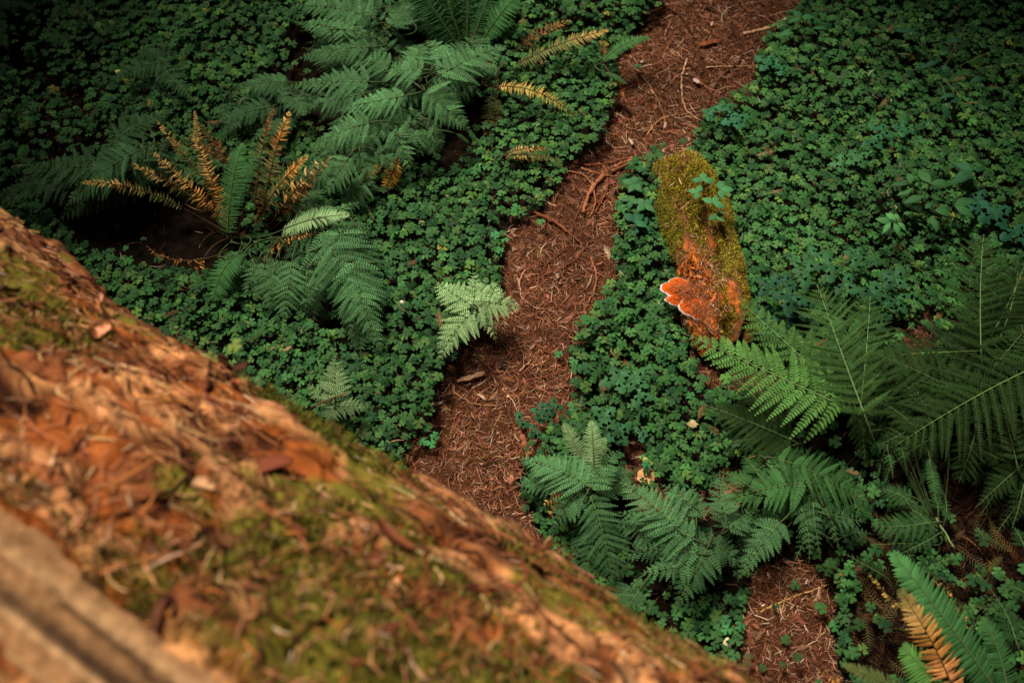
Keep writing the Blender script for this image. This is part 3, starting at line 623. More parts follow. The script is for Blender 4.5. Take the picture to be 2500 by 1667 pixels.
fern(640, 215, 'dim wood fern low in the shade left of the upper cluster', [  # frond colours scaled down to paint in the shade
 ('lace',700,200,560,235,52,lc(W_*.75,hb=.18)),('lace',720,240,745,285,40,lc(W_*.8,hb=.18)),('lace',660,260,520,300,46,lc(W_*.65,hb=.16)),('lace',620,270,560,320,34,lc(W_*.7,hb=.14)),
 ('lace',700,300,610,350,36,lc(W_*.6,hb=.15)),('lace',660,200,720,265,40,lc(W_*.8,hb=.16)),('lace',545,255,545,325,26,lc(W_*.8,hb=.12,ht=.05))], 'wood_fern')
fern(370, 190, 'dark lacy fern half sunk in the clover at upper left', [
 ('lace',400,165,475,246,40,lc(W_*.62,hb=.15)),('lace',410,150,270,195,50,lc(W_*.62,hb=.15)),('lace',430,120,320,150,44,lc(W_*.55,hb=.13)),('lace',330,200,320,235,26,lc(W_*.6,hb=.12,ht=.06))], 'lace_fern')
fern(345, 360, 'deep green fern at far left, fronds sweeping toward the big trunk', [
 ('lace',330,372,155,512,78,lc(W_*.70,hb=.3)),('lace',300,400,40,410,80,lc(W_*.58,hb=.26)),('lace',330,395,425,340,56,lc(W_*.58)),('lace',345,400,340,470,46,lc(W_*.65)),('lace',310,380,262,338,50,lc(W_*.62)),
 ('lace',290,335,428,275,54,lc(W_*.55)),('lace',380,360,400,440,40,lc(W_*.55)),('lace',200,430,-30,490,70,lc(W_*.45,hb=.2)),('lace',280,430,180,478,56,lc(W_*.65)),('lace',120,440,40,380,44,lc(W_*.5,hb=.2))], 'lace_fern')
fern(-30, 40, 'shadowy fern cut off by the top left corner', [('lace',-40,20,25,128,44,lc(W_*.6,hb=.2)),('lace',-30,0,82,22,36,lc(W_*.5,hb=.2)),('lace',-40,40,10,60,30,lc(W_*.5,hb=.15))], 'lace_fern')  # corner shade painted into the frond colours
# left sword fern with dead fronds
fern(580, 590, 'sword fern by the big trunk, few green fronds among many dead orange ones', [
 ('sword',555,575,592,352,38,dict(c=SW*1.05,hb=.16,ht=.42,w=.40,lat=-.04,roll=.1)),('sword',688,562,850,524,30,dict(c=PALE*.75,hb=.22,ht=.3,arch=.28,lat=.1)),('sword',582,618,521,731,44,dict(c=SW*1.15,hb=.24,ht=.14,arch=.2,lat=.12,w=.5)),
 ('sword',575,622,600,618,14,dict(c=SW*1.1,hb=.24,ht=.22)),
 ('dead',560,520,383,296,16,dict(g=grad(OLV,OLV,TAN),hb=.1,ht=.38,dead=.2)),('dead',575,565,372,372,24,dict(g=grad(OLV,ORA,TAN,TAN),hb=.12,ht=.36,dead=.35,l='curled orange dead frond')),
 ('dead',450,510,198,446,22,dict(g=grad(OLV,OLV,TAN,YEL),hb=.12,ht=.34,dead=.25)),('dead',575,430,492,305,20,dict(g=grad(OLV,RUS,OLV),hb=.2,ht=.36,dead=.3)),
 ('dead',640,530,706,275,28,dict(g=grad(RUS,OLV,(.2,.14,.04),ORA,TAN),hb=.1,ht=.45,dead=.22,w=.42)),('dead',620,520,668,262,20,dict(g=grad(DBR,OLV,RUS),hb=.1,ht=.4,dead=.3)),
 ('dead',670,535,775,398,34,dict(g=grad(RUS,TAN,(.55,.33,.17)),hb=.1,ht=.3,dead=.8,w=.26)),('dead',700,525,808,385,26,dict(g=grad(RUS,RUS,TAN),hb=.1,ht=.3,dead=.6,w=.24)),('dead',690,520,740,440,30,dict(g=grad(RUS,TAN),hb=.08,ht=.2,dead=.9,w=.26)),
 ('dead',638,635,790,566,16,dict(g=grad(ORA,ORA,RUS),hb=.14,ht=.26,dead=.7,arch=.3,w=.3)),('dead',498,632,358,600,16,dict(g=grad(ORA,(.3,.1,.03)),hb=.14,ht=.16,dead=.7,arch=.1,lat=-.35,w=.3)),
 ('dead',500,628,418,712,18,dict(g=grad(ORA,ORA,RUS),hb=.14,ht=.05,dead=.7,arch=.2,lat=-.35,w=.32)),('dead',620,560,640,480,30,dict(g=grad(RUS,ORA),hb=.06,ht=.12,dead=.9,w=.26))], 'sword_fern')
fern(760, 590, 'big wood fern between the dead fronds and the bright clover patch', [
 ('lace',790,565,856,814,100,lc(W_*1.15,hb=.34,ht=.16,n=17)),('lace',862,640,938,868,72,lc(W_*1.2,hb=.3,ht=.1)),('lace',790,600,914,552,50,lc(W_*1.15,hb=.32)),('lace',760,545,882,492,44,lc(W_*1.05)),
 ('lace',712,640,692,778,44,lc(W_*1.05,hb=.26,p='lance')),('lace',672,640,660,756,38,lc(W_*1.0,hb=.26,p='lance')),('lace',625,645,603,720,24,lc(W_*.95,hb=.24,p='lance')),('lace',645,645,630,738,26,lc(W_*.95,hb=.24,p='lance')),('lace',750,660,745,760,50,lc(W_*.95,hb=.24)),
 ('lace',830,570,900,640,54,lc(W_*1.05,hb=.34)),('lace',770,570,700,610,44,lc(W_*.8))], 'wood_fern')
fern(1160, 770, 'pale bright fern standing alone at the left edge of the path', [
 ('lace',1150,745,1060,688,56,lc(PALE,hb=.26,ht=.22)),('lace',1168,735,1275,752,58,lc(PALE,hb=.26,ht=.22)),('lace',1150,765,1070,884,60,lc(PALE*.95,hb=.26,ht=.18)),('lace',1165,750,1212,838,34,lc(PALE*.9,hb=.25,ht=.17)),
 ('lace',1155,740,1154,660,34,lc(PALE,hb=.26,ht=.24)),('lace',1175,735,1192,674,32,lc(PALE,hb=.26,ht=.24)),('lace',1195,735,1222,684,28,lc(PALE,hb=.26,ht=.24))], 'lace_fern')
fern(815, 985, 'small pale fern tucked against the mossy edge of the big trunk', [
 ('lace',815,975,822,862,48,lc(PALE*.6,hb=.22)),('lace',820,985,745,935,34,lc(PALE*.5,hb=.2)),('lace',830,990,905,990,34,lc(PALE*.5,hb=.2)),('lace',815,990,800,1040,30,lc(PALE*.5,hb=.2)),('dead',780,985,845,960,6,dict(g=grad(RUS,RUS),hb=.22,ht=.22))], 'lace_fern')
# right side
fern(2090, 1110, 'bright green lady fern arching left across the end of the mossy log', [
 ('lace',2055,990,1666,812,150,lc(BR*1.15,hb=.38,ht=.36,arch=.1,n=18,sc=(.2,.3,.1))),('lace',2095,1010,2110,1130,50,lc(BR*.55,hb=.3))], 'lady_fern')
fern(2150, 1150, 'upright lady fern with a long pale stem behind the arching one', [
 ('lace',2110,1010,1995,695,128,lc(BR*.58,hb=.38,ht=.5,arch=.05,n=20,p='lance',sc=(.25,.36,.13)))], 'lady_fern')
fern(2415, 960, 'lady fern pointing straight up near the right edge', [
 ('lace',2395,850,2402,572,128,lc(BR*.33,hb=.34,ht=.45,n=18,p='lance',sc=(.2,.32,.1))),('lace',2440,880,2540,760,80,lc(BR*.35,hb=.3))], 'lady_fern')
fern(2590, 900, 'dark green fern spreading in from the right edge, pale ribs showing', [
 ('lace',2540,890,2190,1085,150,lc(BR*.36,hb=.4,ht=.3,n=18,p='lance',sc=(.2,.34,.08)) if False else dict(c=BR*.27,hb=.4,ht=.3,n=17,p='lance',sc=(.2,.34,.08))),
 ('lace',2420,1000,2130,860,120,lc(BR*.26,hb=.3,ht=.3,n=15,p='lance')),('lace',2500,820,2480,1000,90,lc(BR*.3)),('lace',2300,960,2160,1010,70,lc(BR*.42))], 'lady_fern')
fern(1950, 1120, 'shaded fern beneath the bright arching frond, right of the clover', [  # shade under the arching frond painted as darker green
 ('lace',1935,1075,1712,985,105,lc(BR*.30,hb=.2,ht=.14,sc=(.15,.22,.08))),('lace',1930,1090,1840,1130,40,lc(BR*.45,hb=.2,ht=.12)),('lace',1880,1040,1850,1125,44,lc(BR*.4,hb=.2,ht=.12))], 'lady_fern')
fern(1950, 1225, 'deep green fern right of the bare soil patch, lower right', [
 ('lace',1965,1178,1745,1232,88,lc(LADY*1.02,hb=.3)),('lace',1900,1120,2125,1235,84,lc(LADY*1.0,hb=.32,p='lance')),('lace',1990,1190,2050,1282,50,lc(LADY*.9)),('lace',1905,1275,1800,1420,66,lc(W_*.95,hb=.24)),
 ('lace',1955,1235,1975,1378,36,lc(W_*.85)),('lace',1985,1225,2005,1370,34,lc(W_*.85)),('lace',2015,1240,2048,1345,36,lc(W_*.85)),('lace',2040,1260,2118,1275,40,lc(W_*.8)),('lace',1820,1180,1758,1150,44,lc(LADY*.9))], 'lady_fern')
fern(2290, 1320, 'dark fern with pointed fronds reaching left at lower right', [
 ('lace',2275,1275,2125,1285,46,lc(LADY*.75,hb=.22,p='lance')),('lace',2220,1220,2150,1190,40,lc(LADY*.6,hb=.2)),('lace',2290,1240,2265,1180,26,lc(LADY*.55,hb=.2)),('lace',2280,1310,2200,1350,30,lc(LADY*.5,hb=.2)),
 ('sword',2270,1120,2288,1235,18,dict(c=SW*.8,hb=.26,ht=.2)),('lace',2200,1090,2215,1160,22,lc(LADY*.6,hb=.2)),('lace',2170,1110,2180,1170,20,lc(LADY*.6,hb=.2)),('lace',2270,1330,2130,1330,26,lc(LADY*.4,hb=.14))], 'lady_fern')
fern(1455, 1245, 'wood fern at the path end beside the big trunk, with one pale upright frond', [
 ('sword',1450,1150,1444,1030,28,dict(c=PALE*.85,hb=.26,ht=.36,w=.44)),('lace',1430,1180,1264,1118,74,lc(W_*1.15,hb=.3)),('lace',1440,1190,1514,1096,54,lc(W_*1.15,hb=.3)),('lace',1400,1180,1400,1100,50,lc(W_*1.1)),
 ('lace',1440,1210,1495,1425,62,lc(W_*.95,hb=.28,ht=.14,p='lance')),('lace',1420,1200,1350,1290,56,lc(W_*.9)),('dead',1395,1190,1330,1230,22,dict(g=grad(OLV,TAN),hb=.2,ht=.14,dead=.2))], 'wood_fern')
fern(1680, 1340, 'dense wood fern right of the trunk, many overlapping fronds, lower centre', [
 ('lace',1650,1285,1505,1172,74,lc(W_*1.12,hb=.3)),('lace',1690,1312,1500,1248,66,lc(W_*1.12,hb=.3)),('lace',1700,1350,1550,1338,52,lc(W_*1.0,hb=.28)),('lace',1725,1340,1645,1488,76,lc(W_*1.0,hb=.28)),('lace',1690,1370,1560,1400,52,lc(W_*.95)),
 ('lace',1770,1250,1758,1146,50,lc(W_*1.0,hb=.3)),('lace',1700,1260,1690,1180,42,lc(W_*.95)),('lace',1750,1330,1810,1390,52,lc(W_*.8)),('lace',1690,1230,1610,1180,44,lc(W_*.95)),('lace',1560,1440,1525,1500,50,lc(W_*.7,hb=.2)),('lace',1780,1290,1850,1240,50,lc(W_*.9))], 'wood_fern')
fern(2240, 1010, 'shaded lady fern in the tangle between the upright fern and the right edge', [  # darker green painted in for the shade of the tangle
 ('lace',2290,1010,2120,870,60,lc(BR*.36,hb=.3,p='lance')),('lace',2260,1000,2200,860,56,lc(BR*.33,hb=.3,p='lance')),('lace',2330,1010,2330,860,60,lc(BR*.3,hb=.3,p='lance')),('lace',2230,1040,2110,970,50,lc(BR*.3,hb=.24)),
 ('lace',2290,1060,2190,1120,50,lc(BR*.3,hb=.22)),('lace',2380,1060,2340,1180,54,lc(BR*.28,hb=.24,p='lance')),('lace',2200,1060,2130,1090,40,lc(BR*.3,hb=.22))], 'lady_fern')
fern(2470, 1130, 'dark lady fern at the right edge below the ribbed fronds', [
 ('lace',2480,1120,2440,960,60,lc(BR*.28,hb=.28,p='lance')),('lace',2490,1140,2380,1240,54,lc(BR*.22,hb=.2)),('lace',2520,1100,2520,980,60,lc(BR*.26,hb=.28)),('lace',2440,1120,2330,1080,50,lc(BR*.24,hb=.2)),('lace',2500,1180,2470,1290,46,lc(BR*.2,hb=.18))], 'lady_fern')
fern(2180, 1460, 'faint fern in the black shade left of the glossy sword fern', [  # black shade imitated by very dark frond colours
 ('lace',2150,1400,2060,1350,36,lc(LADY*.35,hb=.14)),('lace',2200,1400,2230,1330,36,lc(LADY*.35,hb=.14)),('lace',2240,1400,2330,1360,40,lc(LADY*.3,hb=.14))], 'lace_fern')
# bottom right sword fern
fern(2420, 1720, 'large sword fern at lower right with glossy green and orange dying fronds', [
 ('sword',2430,1680,2182,1352,66,dict(c=SW*1.25,g=grad(SW*.7,SW*1.0,SW*1.7),hb=.3,ht=.5,w=.62,n=40,lat=-.04)),('dead',2345,1730,2196,1440,46,dict(g=grad(ORA,(.6,.25,.08),ORA,TAN,OLV),hb=.36,ht=.52,dead=.10,w=.6,n=34,l='orange dying frond')),
 ('sword',2345,1760,2205,1580,66,dict(c=np.array([.10,.24,.05]),hb=.32,ht=.45,w=.62)),('dead',2260,1590,2118,1398,14,dict(g=grad(TAN,TAN,YEL),hb=.2,ht=.34,dead=.55,w=.5,n=26)),('sword',2460,1700,2400,1510,44,dict(c=SW*.8,hb=.2,ht=.3,w=.6)),
 ('sword',2230,1700,2060,1622,30,dict(c=OLV,hb=.16,ht=.24,w=.5)),('dead',2080,1690,2000,1640,16,dict(g=grad(ORA,ORA),hb=.1,ht=.06,dead=.8,w=.5)),('dead',2260,1395,2325,1455,14,dict(g=grad((.5,.2,.06),ORA),hb=.16,ht=.12,dead=.9,w=.55,n=12)),('dead',2335,1480,2360,1530,12,dict(g=grad((.5,.2,.06),ORA),hb=.16,ht=.14,dead=.9,w=.55,n=8))], 'sword_fern')
fern(2480, 1600, 'dim lacy fern in deep shade at the right edge near the bottom', [  # fronds coloured darker to stand in for deep shade
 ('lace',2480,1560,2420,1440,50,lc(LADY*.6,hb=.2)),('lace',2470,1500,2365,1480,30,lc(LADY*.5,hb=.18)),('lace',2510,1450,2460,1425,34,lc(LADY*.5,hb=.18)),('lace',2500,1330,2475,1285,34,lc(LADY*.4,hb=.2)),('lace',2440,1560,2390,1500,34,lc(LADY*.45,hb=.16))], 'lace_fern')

# ------------------------------------------------------------------ mossy log with bracket fungi
AX = MB-MA; ML = np.linalg.norm(AX[:2]); AX = nrm(AX); AS = nrm(np.cross(AX, UP)); AN = np.cross(AS, AX)   # AS: towards photo left? tested below
if AS[0] > 0: AS = -AS
AN = UP
MZ = .115
def mlog_r(t, ph):
    r = MR*(1+.06*np.sin(t*7+.5)+.05*np.sin(t*13+2*ph))*np.minimum(1, np.maximum(.25, (1.06-t+.06*vnoise(np.stack([t*0, ph*3, t*0+9], -1)))/.09))**.5
    e = np.minimum(t/.14, 1); e = np.sqrt(np.maximum(1-(1-e)**2, 0)); 
    lump = .034*fbm(np.stack([t*6, ph*2.2, t*0+3], -1), 4)
    ho = np.exp(-((t-.66)/.095)**2-((ph+.30)/.30)**2)      # rotten hollow
    ho2 = np.exp(-((t-.99)/.05)**2-((ph-.05)/.35)**2)
    ledge = .035*np.exp(-((t-.62)/.09)**2-((ph-.75)/.4)**2)
    return r*e+lump*e-.085*ho-.10*ho2+ledge
def mlog_pt(t, ph, ex=0.):
    r = mlog_r(t, ph)+ex
    return MA*[1,1,0]+np.array([0,0,MZ-.03])+(MB-MA)*[1,1,0]*t[...,None]-UP*(.09*(np.clip(.25-t, 0, 1)/.25)**2)[...,None]+AS*(.016*np.sin(t*6+.8))[...,None]+(AS*np.sin(ph)[...,None]+UP*np.cos(ph)[...,None])*r[...,None]
mc = mlog = thing('mossy_log', tuple(mlog_pt(np.array([.5]), np.array([0.]))[0]*[1,1,0]), 'short mossy rotten log lying among clover beside the path', 'log'); MO = np.array(mlog.location)
tv_ = np.linspace(.0, 1.03, 190); pv_ = np.linspace(-1.9, 1.9, 120); T_, PH = np.meshgrid(tv_, pv_); P = mlog_pt(T_, PH); t_, ph_ = T_.ravel(), PH.ravel()
nn = fbm(np.stack([t_*7, ph_*3, t_*0+6], -1), 4); fine = fbm(np.stack([t_*30, ph_*12, t_*0+6], -1), 3)
orange = np.clip(((t_-.60)*9+nn*.9)*1.2, 0, 1)*np.clip((ph_-.15+.8*nn)*3, 0, 1)
rott = np.clip((t_-.58+.12*nn)*12, 0, 1)*np.clip((ph_-.05+.4*nn)*4, 0, 1)
cc = mixc(np.broadcast_to(np.array([.13,.105,.02]), (len(t_),3)), np.array([.13,.06,.02]), nn*1.6)
cc = mixc(cc, np.array([.15,.062,.022]), rott*.8); cc = mixc(cc, np.array([.50,.12,.018]), orange*(1-.8*np.clip(fine,0,1)))
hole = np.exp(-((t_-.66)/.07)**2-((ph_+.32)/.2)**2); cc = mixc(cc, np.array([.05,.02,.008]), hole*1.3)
g = Acc(); ny, nx = 120, 190; ii = (np.arange(ny-1)[:,None]*nx+np.arange(nx-1)[None]).ravel(); g.add(P.reshape(-1,3), np.stack([ii, ii+nx, ii+nx+1, ii+1], 1), c=cc)
g.build('trunk', M_WOOD, mlog, origin=MO)
g = Acc(); an = np.linspace(-1.9, 1.9, 40); p = mlog_pt(np.full(40,1.03), an); ctr = p.mean(0)-(MB-MA)*[1,1,0]*.05
g.add(np.vstack([p, ctr]), None, [(i, i+1, 40) for i in range(39)]+[(39,0,40)], c=(.13,.05,.018)); g.build('broken_end', M_WOOD, mlog, origin=MO)
def mlN(ph): return AS*np.sin(ph)[...,None]+UP*np.cos(ph)[...,None]
n = 60000; t = rng.uniform(.01,1.0,n); ph = rng.uniform(-1.7,1.7,n); q = fbm(np.stack([t*7, ph*3, t*0+6], -1), 4)
rot = (t > .61+.12*q)&(ph > .22+.35*q)
k = (~rot | (rng.random(n) < .10)) & (q < .42+.3*rng.random(n)); t, ph, q = t[k], ph[k], q[k]
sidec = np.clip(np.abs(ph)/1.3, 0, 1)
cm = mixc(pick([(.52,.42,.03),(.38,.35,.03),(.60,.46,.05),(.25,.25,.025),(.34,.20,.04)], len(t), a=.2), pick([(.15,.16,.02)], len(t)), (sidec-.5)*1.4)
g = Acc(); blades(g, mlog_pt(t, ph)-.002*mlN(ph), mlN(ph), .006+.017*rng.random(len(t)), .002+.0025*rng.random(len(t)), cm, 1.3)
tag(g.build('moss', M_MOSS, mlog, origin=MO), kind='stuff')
# chunky rotten orange wood pieces
g = Acc(); n = 120; t = .62+.30*rng.random(n); ph = rng.normal(.85,.22,n); N = mlN(ph)
needles(g, mlog_pt(t,ph)+N*.002, nrm(N+.5*AS+.15*rng.normal(size=(n,3))), .03+.06*rng.random(n), .008+.012*rng.random(n), pick([(.55,.15,.025),(.42,.11,.02),(.28,.08,.02)], n), .03*rng.normal(size=n))
tag(g.build('rotten_wood', M_WOOD, mlog, origin=MO), 'crumbling orange heartwood at the lower end')
g = Acc(); n = 3600; t = rng.uniform(.02,1.02,n); ph = rng.uniform(-1.3,1.3,n); k = rng.random(n) < np.where((t > .58)&(ph > -.1), .95, .14); t, ph = t[k], ph[k]; N = mlN(ph)
needles(g, mlog_pt(t,ph)+N*(.008+.012*rng.random((len(t),1))), N, .015+.035*rng.random(len(t)), .0014+.002*rng.random(len(t)), pick(LITC, len(t), p=LITP, a=.3))
tag(g.build('log_litter', M_LIT), 'dry brown needles scattered on the small mossy log', 'litter', kind='stuff')
g = Acc()
for (bx_, by_, hz_, k_) in ((1674,706,.185,190),(1712,756,.205,200),(1690,730,.19,130),(1700,718,.2,110)):
    c_ = at(bx_, by_, hz_); P = c_+np.c_[rng.normal(size=(k_,2))*[.030,.024], .004*rng.random(k_)]; needles(g, P, nrm(UP+.2*rng.normal(size=(k_,3))), .012+.03*rng.random(k_), .001+.0015*rng.random(k_), pick([(.42,.10,.02),(.30,.10,.04),(.12,.04,.02),(.5,.2,.08)], k_))
tag(g.build('fungus_dust', M_LIT), 'rusty needles and dust fallen onto the orange bracket fungi', 'litter', kind='stuff')
def bracket(px, py, h, rx, ry, rot, label, droop=.1):
    c = at(px, py, h); o = thing('bracket_fungus', tuple(c), label, 'fungus', 'orange bracket fungi on the mossy log')
    na, nr = 48, 12; an = np.arange(na)/na*2*np.pi; wob = 1+.09*np.sin(an*3+rot*5+px)+.05*np.sin(an*5+px)+.03*np.sin(an*9+py)+.02*np.sin(an*17)
    def ring(f, z): 
        x = np.cos(an)*rx*f*wob; y = np.sin(an)*ry*f*wob; X_ = x*math.cos(rot)-y*math.sin(rot); Y_ = x*math.sin(rot)+y*math.cos(rot)
        return np.stack([X_, Y_, z+droop*X_+.0*Y_], -1)
    rings = []; cols = []
    for i in range(nr):
        f = .02+.93*i/(nr-1); z = .020*(1-f*f)+.0012*math.sin(f*22)+.002*vnoise(np.stack([np.cos(an)*f*4, np.sin(an)*f*4, an*0+px], -1)); rings.append(ring(f, z)); cc_ = np.array([.58,.095,.008])*(.75+.3*f)*(1+.05*math.sin(f*22)); cols.append(np.broadcast_to(cc_, (na,3))*(1+.15*vnoise(np.stack([np.cos(an)*f*5, np.sin(an)*f*5, an*0+py], -1)))[:,None])
    g = Acc(); q = [(i*na+j, i*na+(j+1)%na, (i+1)*na+(j+1)%na, (i+1)*na+j) for i in range(nr-1) for j in range(na)]
    g.add(np.vstack(rings+[[[0,0,.021]]]), q, [(nr*na, (j+1)%na, j) for j in range(na)][::1], np.vstack(cols+[[[.6,.1,.012]]])); g.build('cap', M_FUN, o)
    rg = [ring(.945, .003), ring(.985, .002), ring(1.02, -.004), ring(1.02, -.011), ring(.97, -.016), ring(.5, -.03), ring(.05, -.04)]
    g = Acc(); q = [(i*na+j, i*na+(j+1)%na, (i+1)*na+(j+1)%na, (i+1)*na+j) for i in range(6) for j in range(na)]; g.add(np.vstack(rg), q, None, (.80,.76,.70)); g.build('white_rim', M_FUN, o)
    return o
bracket(1657, 704, .15, .074, .050, -.25, 'upper orange bracket fungus with broad white rim on the mossy log')
bracket(1658, 733, .15, .054, .032, -.1, 'smallest orange bracket fungus, wedged between the two larger caps')
bracket(1696, 752, .18, .072, .050, -.8, 'lower orange bracket fungus with thin white rim below the others')

# ------------------------------------------------------------------ roots, sticks and twigs
def stick(name, pts, r_px, col, label, cat='twig', h=.02, r1=.4, group=None):
    P_ = []
    for q in pts: 
        p = at(q[0], q[1], h); p[2] = gz(p[0], p[1])+(q[2] if len(q) > 2 else h)*.8; P_.append(p)
    P_ = np.array(P_); n = max(14, 6*len(P_)); d = np.r_[0, np.cumsum(np.linalg.norm(np.diff(P_, axis=0), axis=1))]; x = np.linspace(0, d[-1], n)
    C_ = np.stack([np.interp(x, d, P_[:,k]) for k in range(3)], 1)
    for _ in range(3): C_[1:-1] = (C_[:-2]+2*C_[1:-1]+C_[2:])/4
    C_ += .0016*rng.normal(size=C_.shape); r = r_px*ppm(*pts[0][:2])
    g = Acc(); g.tube(C_, np.linspace(r, r*r1, n)*(1+.15*rng.normal(size=n)), np.clip(np.asarray(col)*(1+.15*rng.normal(size=(n,1))), .01, 1), 7)
    c0 = C_[n//2].copy(); return tag(g.build(name, M_STICK, origin=c0), label, cat, group)
RD = (.20,.062,.026); RL = (.33,.12,.055); PL = (.62,.36,.20); DR = (.085,.032,.016)
def q3(l): return [(1460+x*.4422, y*.4422) for x, y in l]
def q5(l): return [(800+x/2.8, 400+y/2.8) for x, y in l]
def q6(l): return [(1500+x*.3827, 300+y*.3827) for x, y in l]
stick('tree_root', q3([(585,20),(680,60),(755,150),(800,240),(792,320),(700,385),(650,440),(620,540),(578,650),(575,750)]), 3.6, DR, 'long dark root winding down the upper path', 'root')
stick('twig', q3([(495,310),(465,400),(470,500),(500,580),(580,625)]), 2.6, PL, 'pale curved twig hooking across the upper path')
stick('branch', q3([(805,165),(870,150),(950,130),(1030,95),(1115,58)]), 5, PL, 'thick pale stick poking from the clover at the top of the path', 'stick', r1=.9)
stick('twig', q3([(925,75),(1010,50),(1110,30)]), 2.4, (.5,.28,.14), 'thin pale twig above the thick stick at the path top')
stick('twig', q3([(600,352),(700,345),(830,340)]), 2.4, PL, 'short straight whitish twig crossing the dark root')
stick('twig', q3([(275,720),(310,660),(370,610),(500,585),(620,565),(720,535)]), 2.2, (.40,.2,.1), 'long thin brown twig lying across the path below the hooked one')
stick('tree_root', q3([(560,440),(640,425),(750,395),(860,370)]), 2.4, DR, 'thin dark root running right from the long winding root', 'root')
stick('tree_root', q3([(955,155),(880,190),(850,260),(870,325)]), 2.2, DR, 'dark arc of root at the right edge of the upper path', 'root')
stick('tree_root', q5([(1885,75),(1820,150),(1780,220),(1760,280),(1745,332)]), 6, RL, 'thick reddish root ending bluntly in the middle of the path', 'root', h=.03, r1=.8)
stick('tree_root', q5([(1885,0),(1912,60),(1915,130),(1905,200),(1860,270),(1825,335)]), 4, RD, 'forked root crossing the thick reddish one', 'root', h=.025)
stick('tree_root', q5([(1735,28),(1800,50),(1900,70),(1980,75),(2042,92)]), 3, RL, 'thin root lying across the forked root', 'root', h=.035)
stick('twig', q5([(1760,328),(1840,270),(1895,220),(1910,180)]), 3, RD, 'slender twig joining the two reddish roots')
stick('twig', q5([(1590,80),(1605,200),(1680,305),(1785,372)]), 2.2, DR, 'thin dark curved twig left of the reddish roots')
stick('branch', q5([(1402,328),(1470,360),(1560,402),(1640,465),(1722,532)]), 5, RD, 'straight brown stick pointing to the middle of the path', 'stick', h=.03, r1=.5)
stick('tree_root', q6([(0,270),(60,235),(110,212),(200,200),(312,198)]), 4, RL, 'pale root arching to the top end of the mossy log', 'root', h=.035)
stick('tree_root', q6([(-10,300),(70,255),(140,232),(270,226)]), 5, RD, 'thicker root just below the pale arching one', 'root', h=.03)
stick('tree_root', q5([(1800,640),(1835,720),(1840,790),(1815,880),(1758,992)]), 3.2, RL, 'curved brown root on the path left of the fungi', 'root', h=.025)
stick('twig', q5([(1640,745),(1700,830),(1810,885)]), 2, RD, 'short thin twig meeting the curved brown root')
stick('twig', q5([(1350,720),(1310,800),(1320,920),(1440,1000),(1555,985)]), 2.2, (.46,.24,.13), 'hooked tan twig right of the pale fern')
stick('twig', q5([(1420,1230),(1480,1275),(1540,1312),(1600,1390),(1652,1482)]), 3, RD, 'brown twig pointing down the middle of the lower path')
stick('twig', q5([(1310,1415),(1345,1385),(1385,1345)]), 2.2, PL, 'small whitish splinter on the lower path')
stick('branch', [(1272,1052),(1280,1080),(1296,1116)], 9, RL, 'stubby brown stick by the lobed plants at the path end', 'stick', h=.03, r1=.9)
stick('twig', q5([(1440,700),(1500,690),(1620,590),(1660,550)]), 1.8, DR, 'faint dark twig in the widest part of the path')
stick('twig', [(2350,1305),(2380,1330),(2440,1400)], 2, (.3,.12,.05), 'thin brown stem in the dark lower right')
stick('twig', [(1855,1495),(1920,1465),(2025,1428)], 3, (.5,.26,.08), 'tan twig crossing the dark litter at lower right')
stick('twig', [(1900,1510),(1910,1480),(1918,1450)], 2.4, (.45,.28,.12), 'short tan twig crossing under the longer one at lower right')
stick('dry_stalk', [(1975,850+120,.2),(2000,960,.1)], 2, (.4,.2,.1), 'dry stalk under the bright frond')
stick('grass_stem', [(2283,1265,.25),(2335,1330,.2)], 2.6, (.30,.42,.14), 'pale green stem slanting through the dark lower right', 'stem', h=.2, r1=.7)
stick('twig', [(1760,716),(1790,714),(1797,711)], 2, (.5,.25,.14), 'short twig lying on the rotten end of the mossy log') if False else None
stick('twig', [(2180,835,.03),(2230,790,.05),(2240,700,.08)], 2, (.4,.3,.1), 'thin mossy twig rising among the lobed leaves')

stick('tree_root', [(1400,395),(1440,402),(1490,392),(1530,378),(1570,384)], 3, RD, 'curving root at the left edge of the path level with the mossy log top', 'root', h=.03)
stick('tree_root', [(1385,420),(1425,425),(1450,455),(1455,500),(1440,530)], 3, RL, 'hooked root between the clover edge and the forked root', 'root', h=.03)
stick('twig', [(1560,330),(1590,300),(1640,292),(1690,300)], 2.4, DR, 'dark twig just above the top end of the mossy log')
stick('tree_root', [(1620,12),(1660,28),(1690,70),(1700,120),(1690,160)], 3, DR, 'dark curved root left of the long winding root near the top', 'root', h=.03)
stick('twig', [(1530,150),(1580,190),(1620,250),(1632,300)], 2.2, (.36,.16,.08), 'long thin twig left of the hooked pale twig')
stick('twig', [(1440,590),(1400,640),(1340,670),(1290,668)], 2.4, RD, 'bowed twig crossing the middle of the path below the straight stick')
stick('twig', [(1110,960),(1150,985),(1210,990),(1260,970)], 2.4, (.34,.15,.07), 'low arching twig in the near stretch of the path')
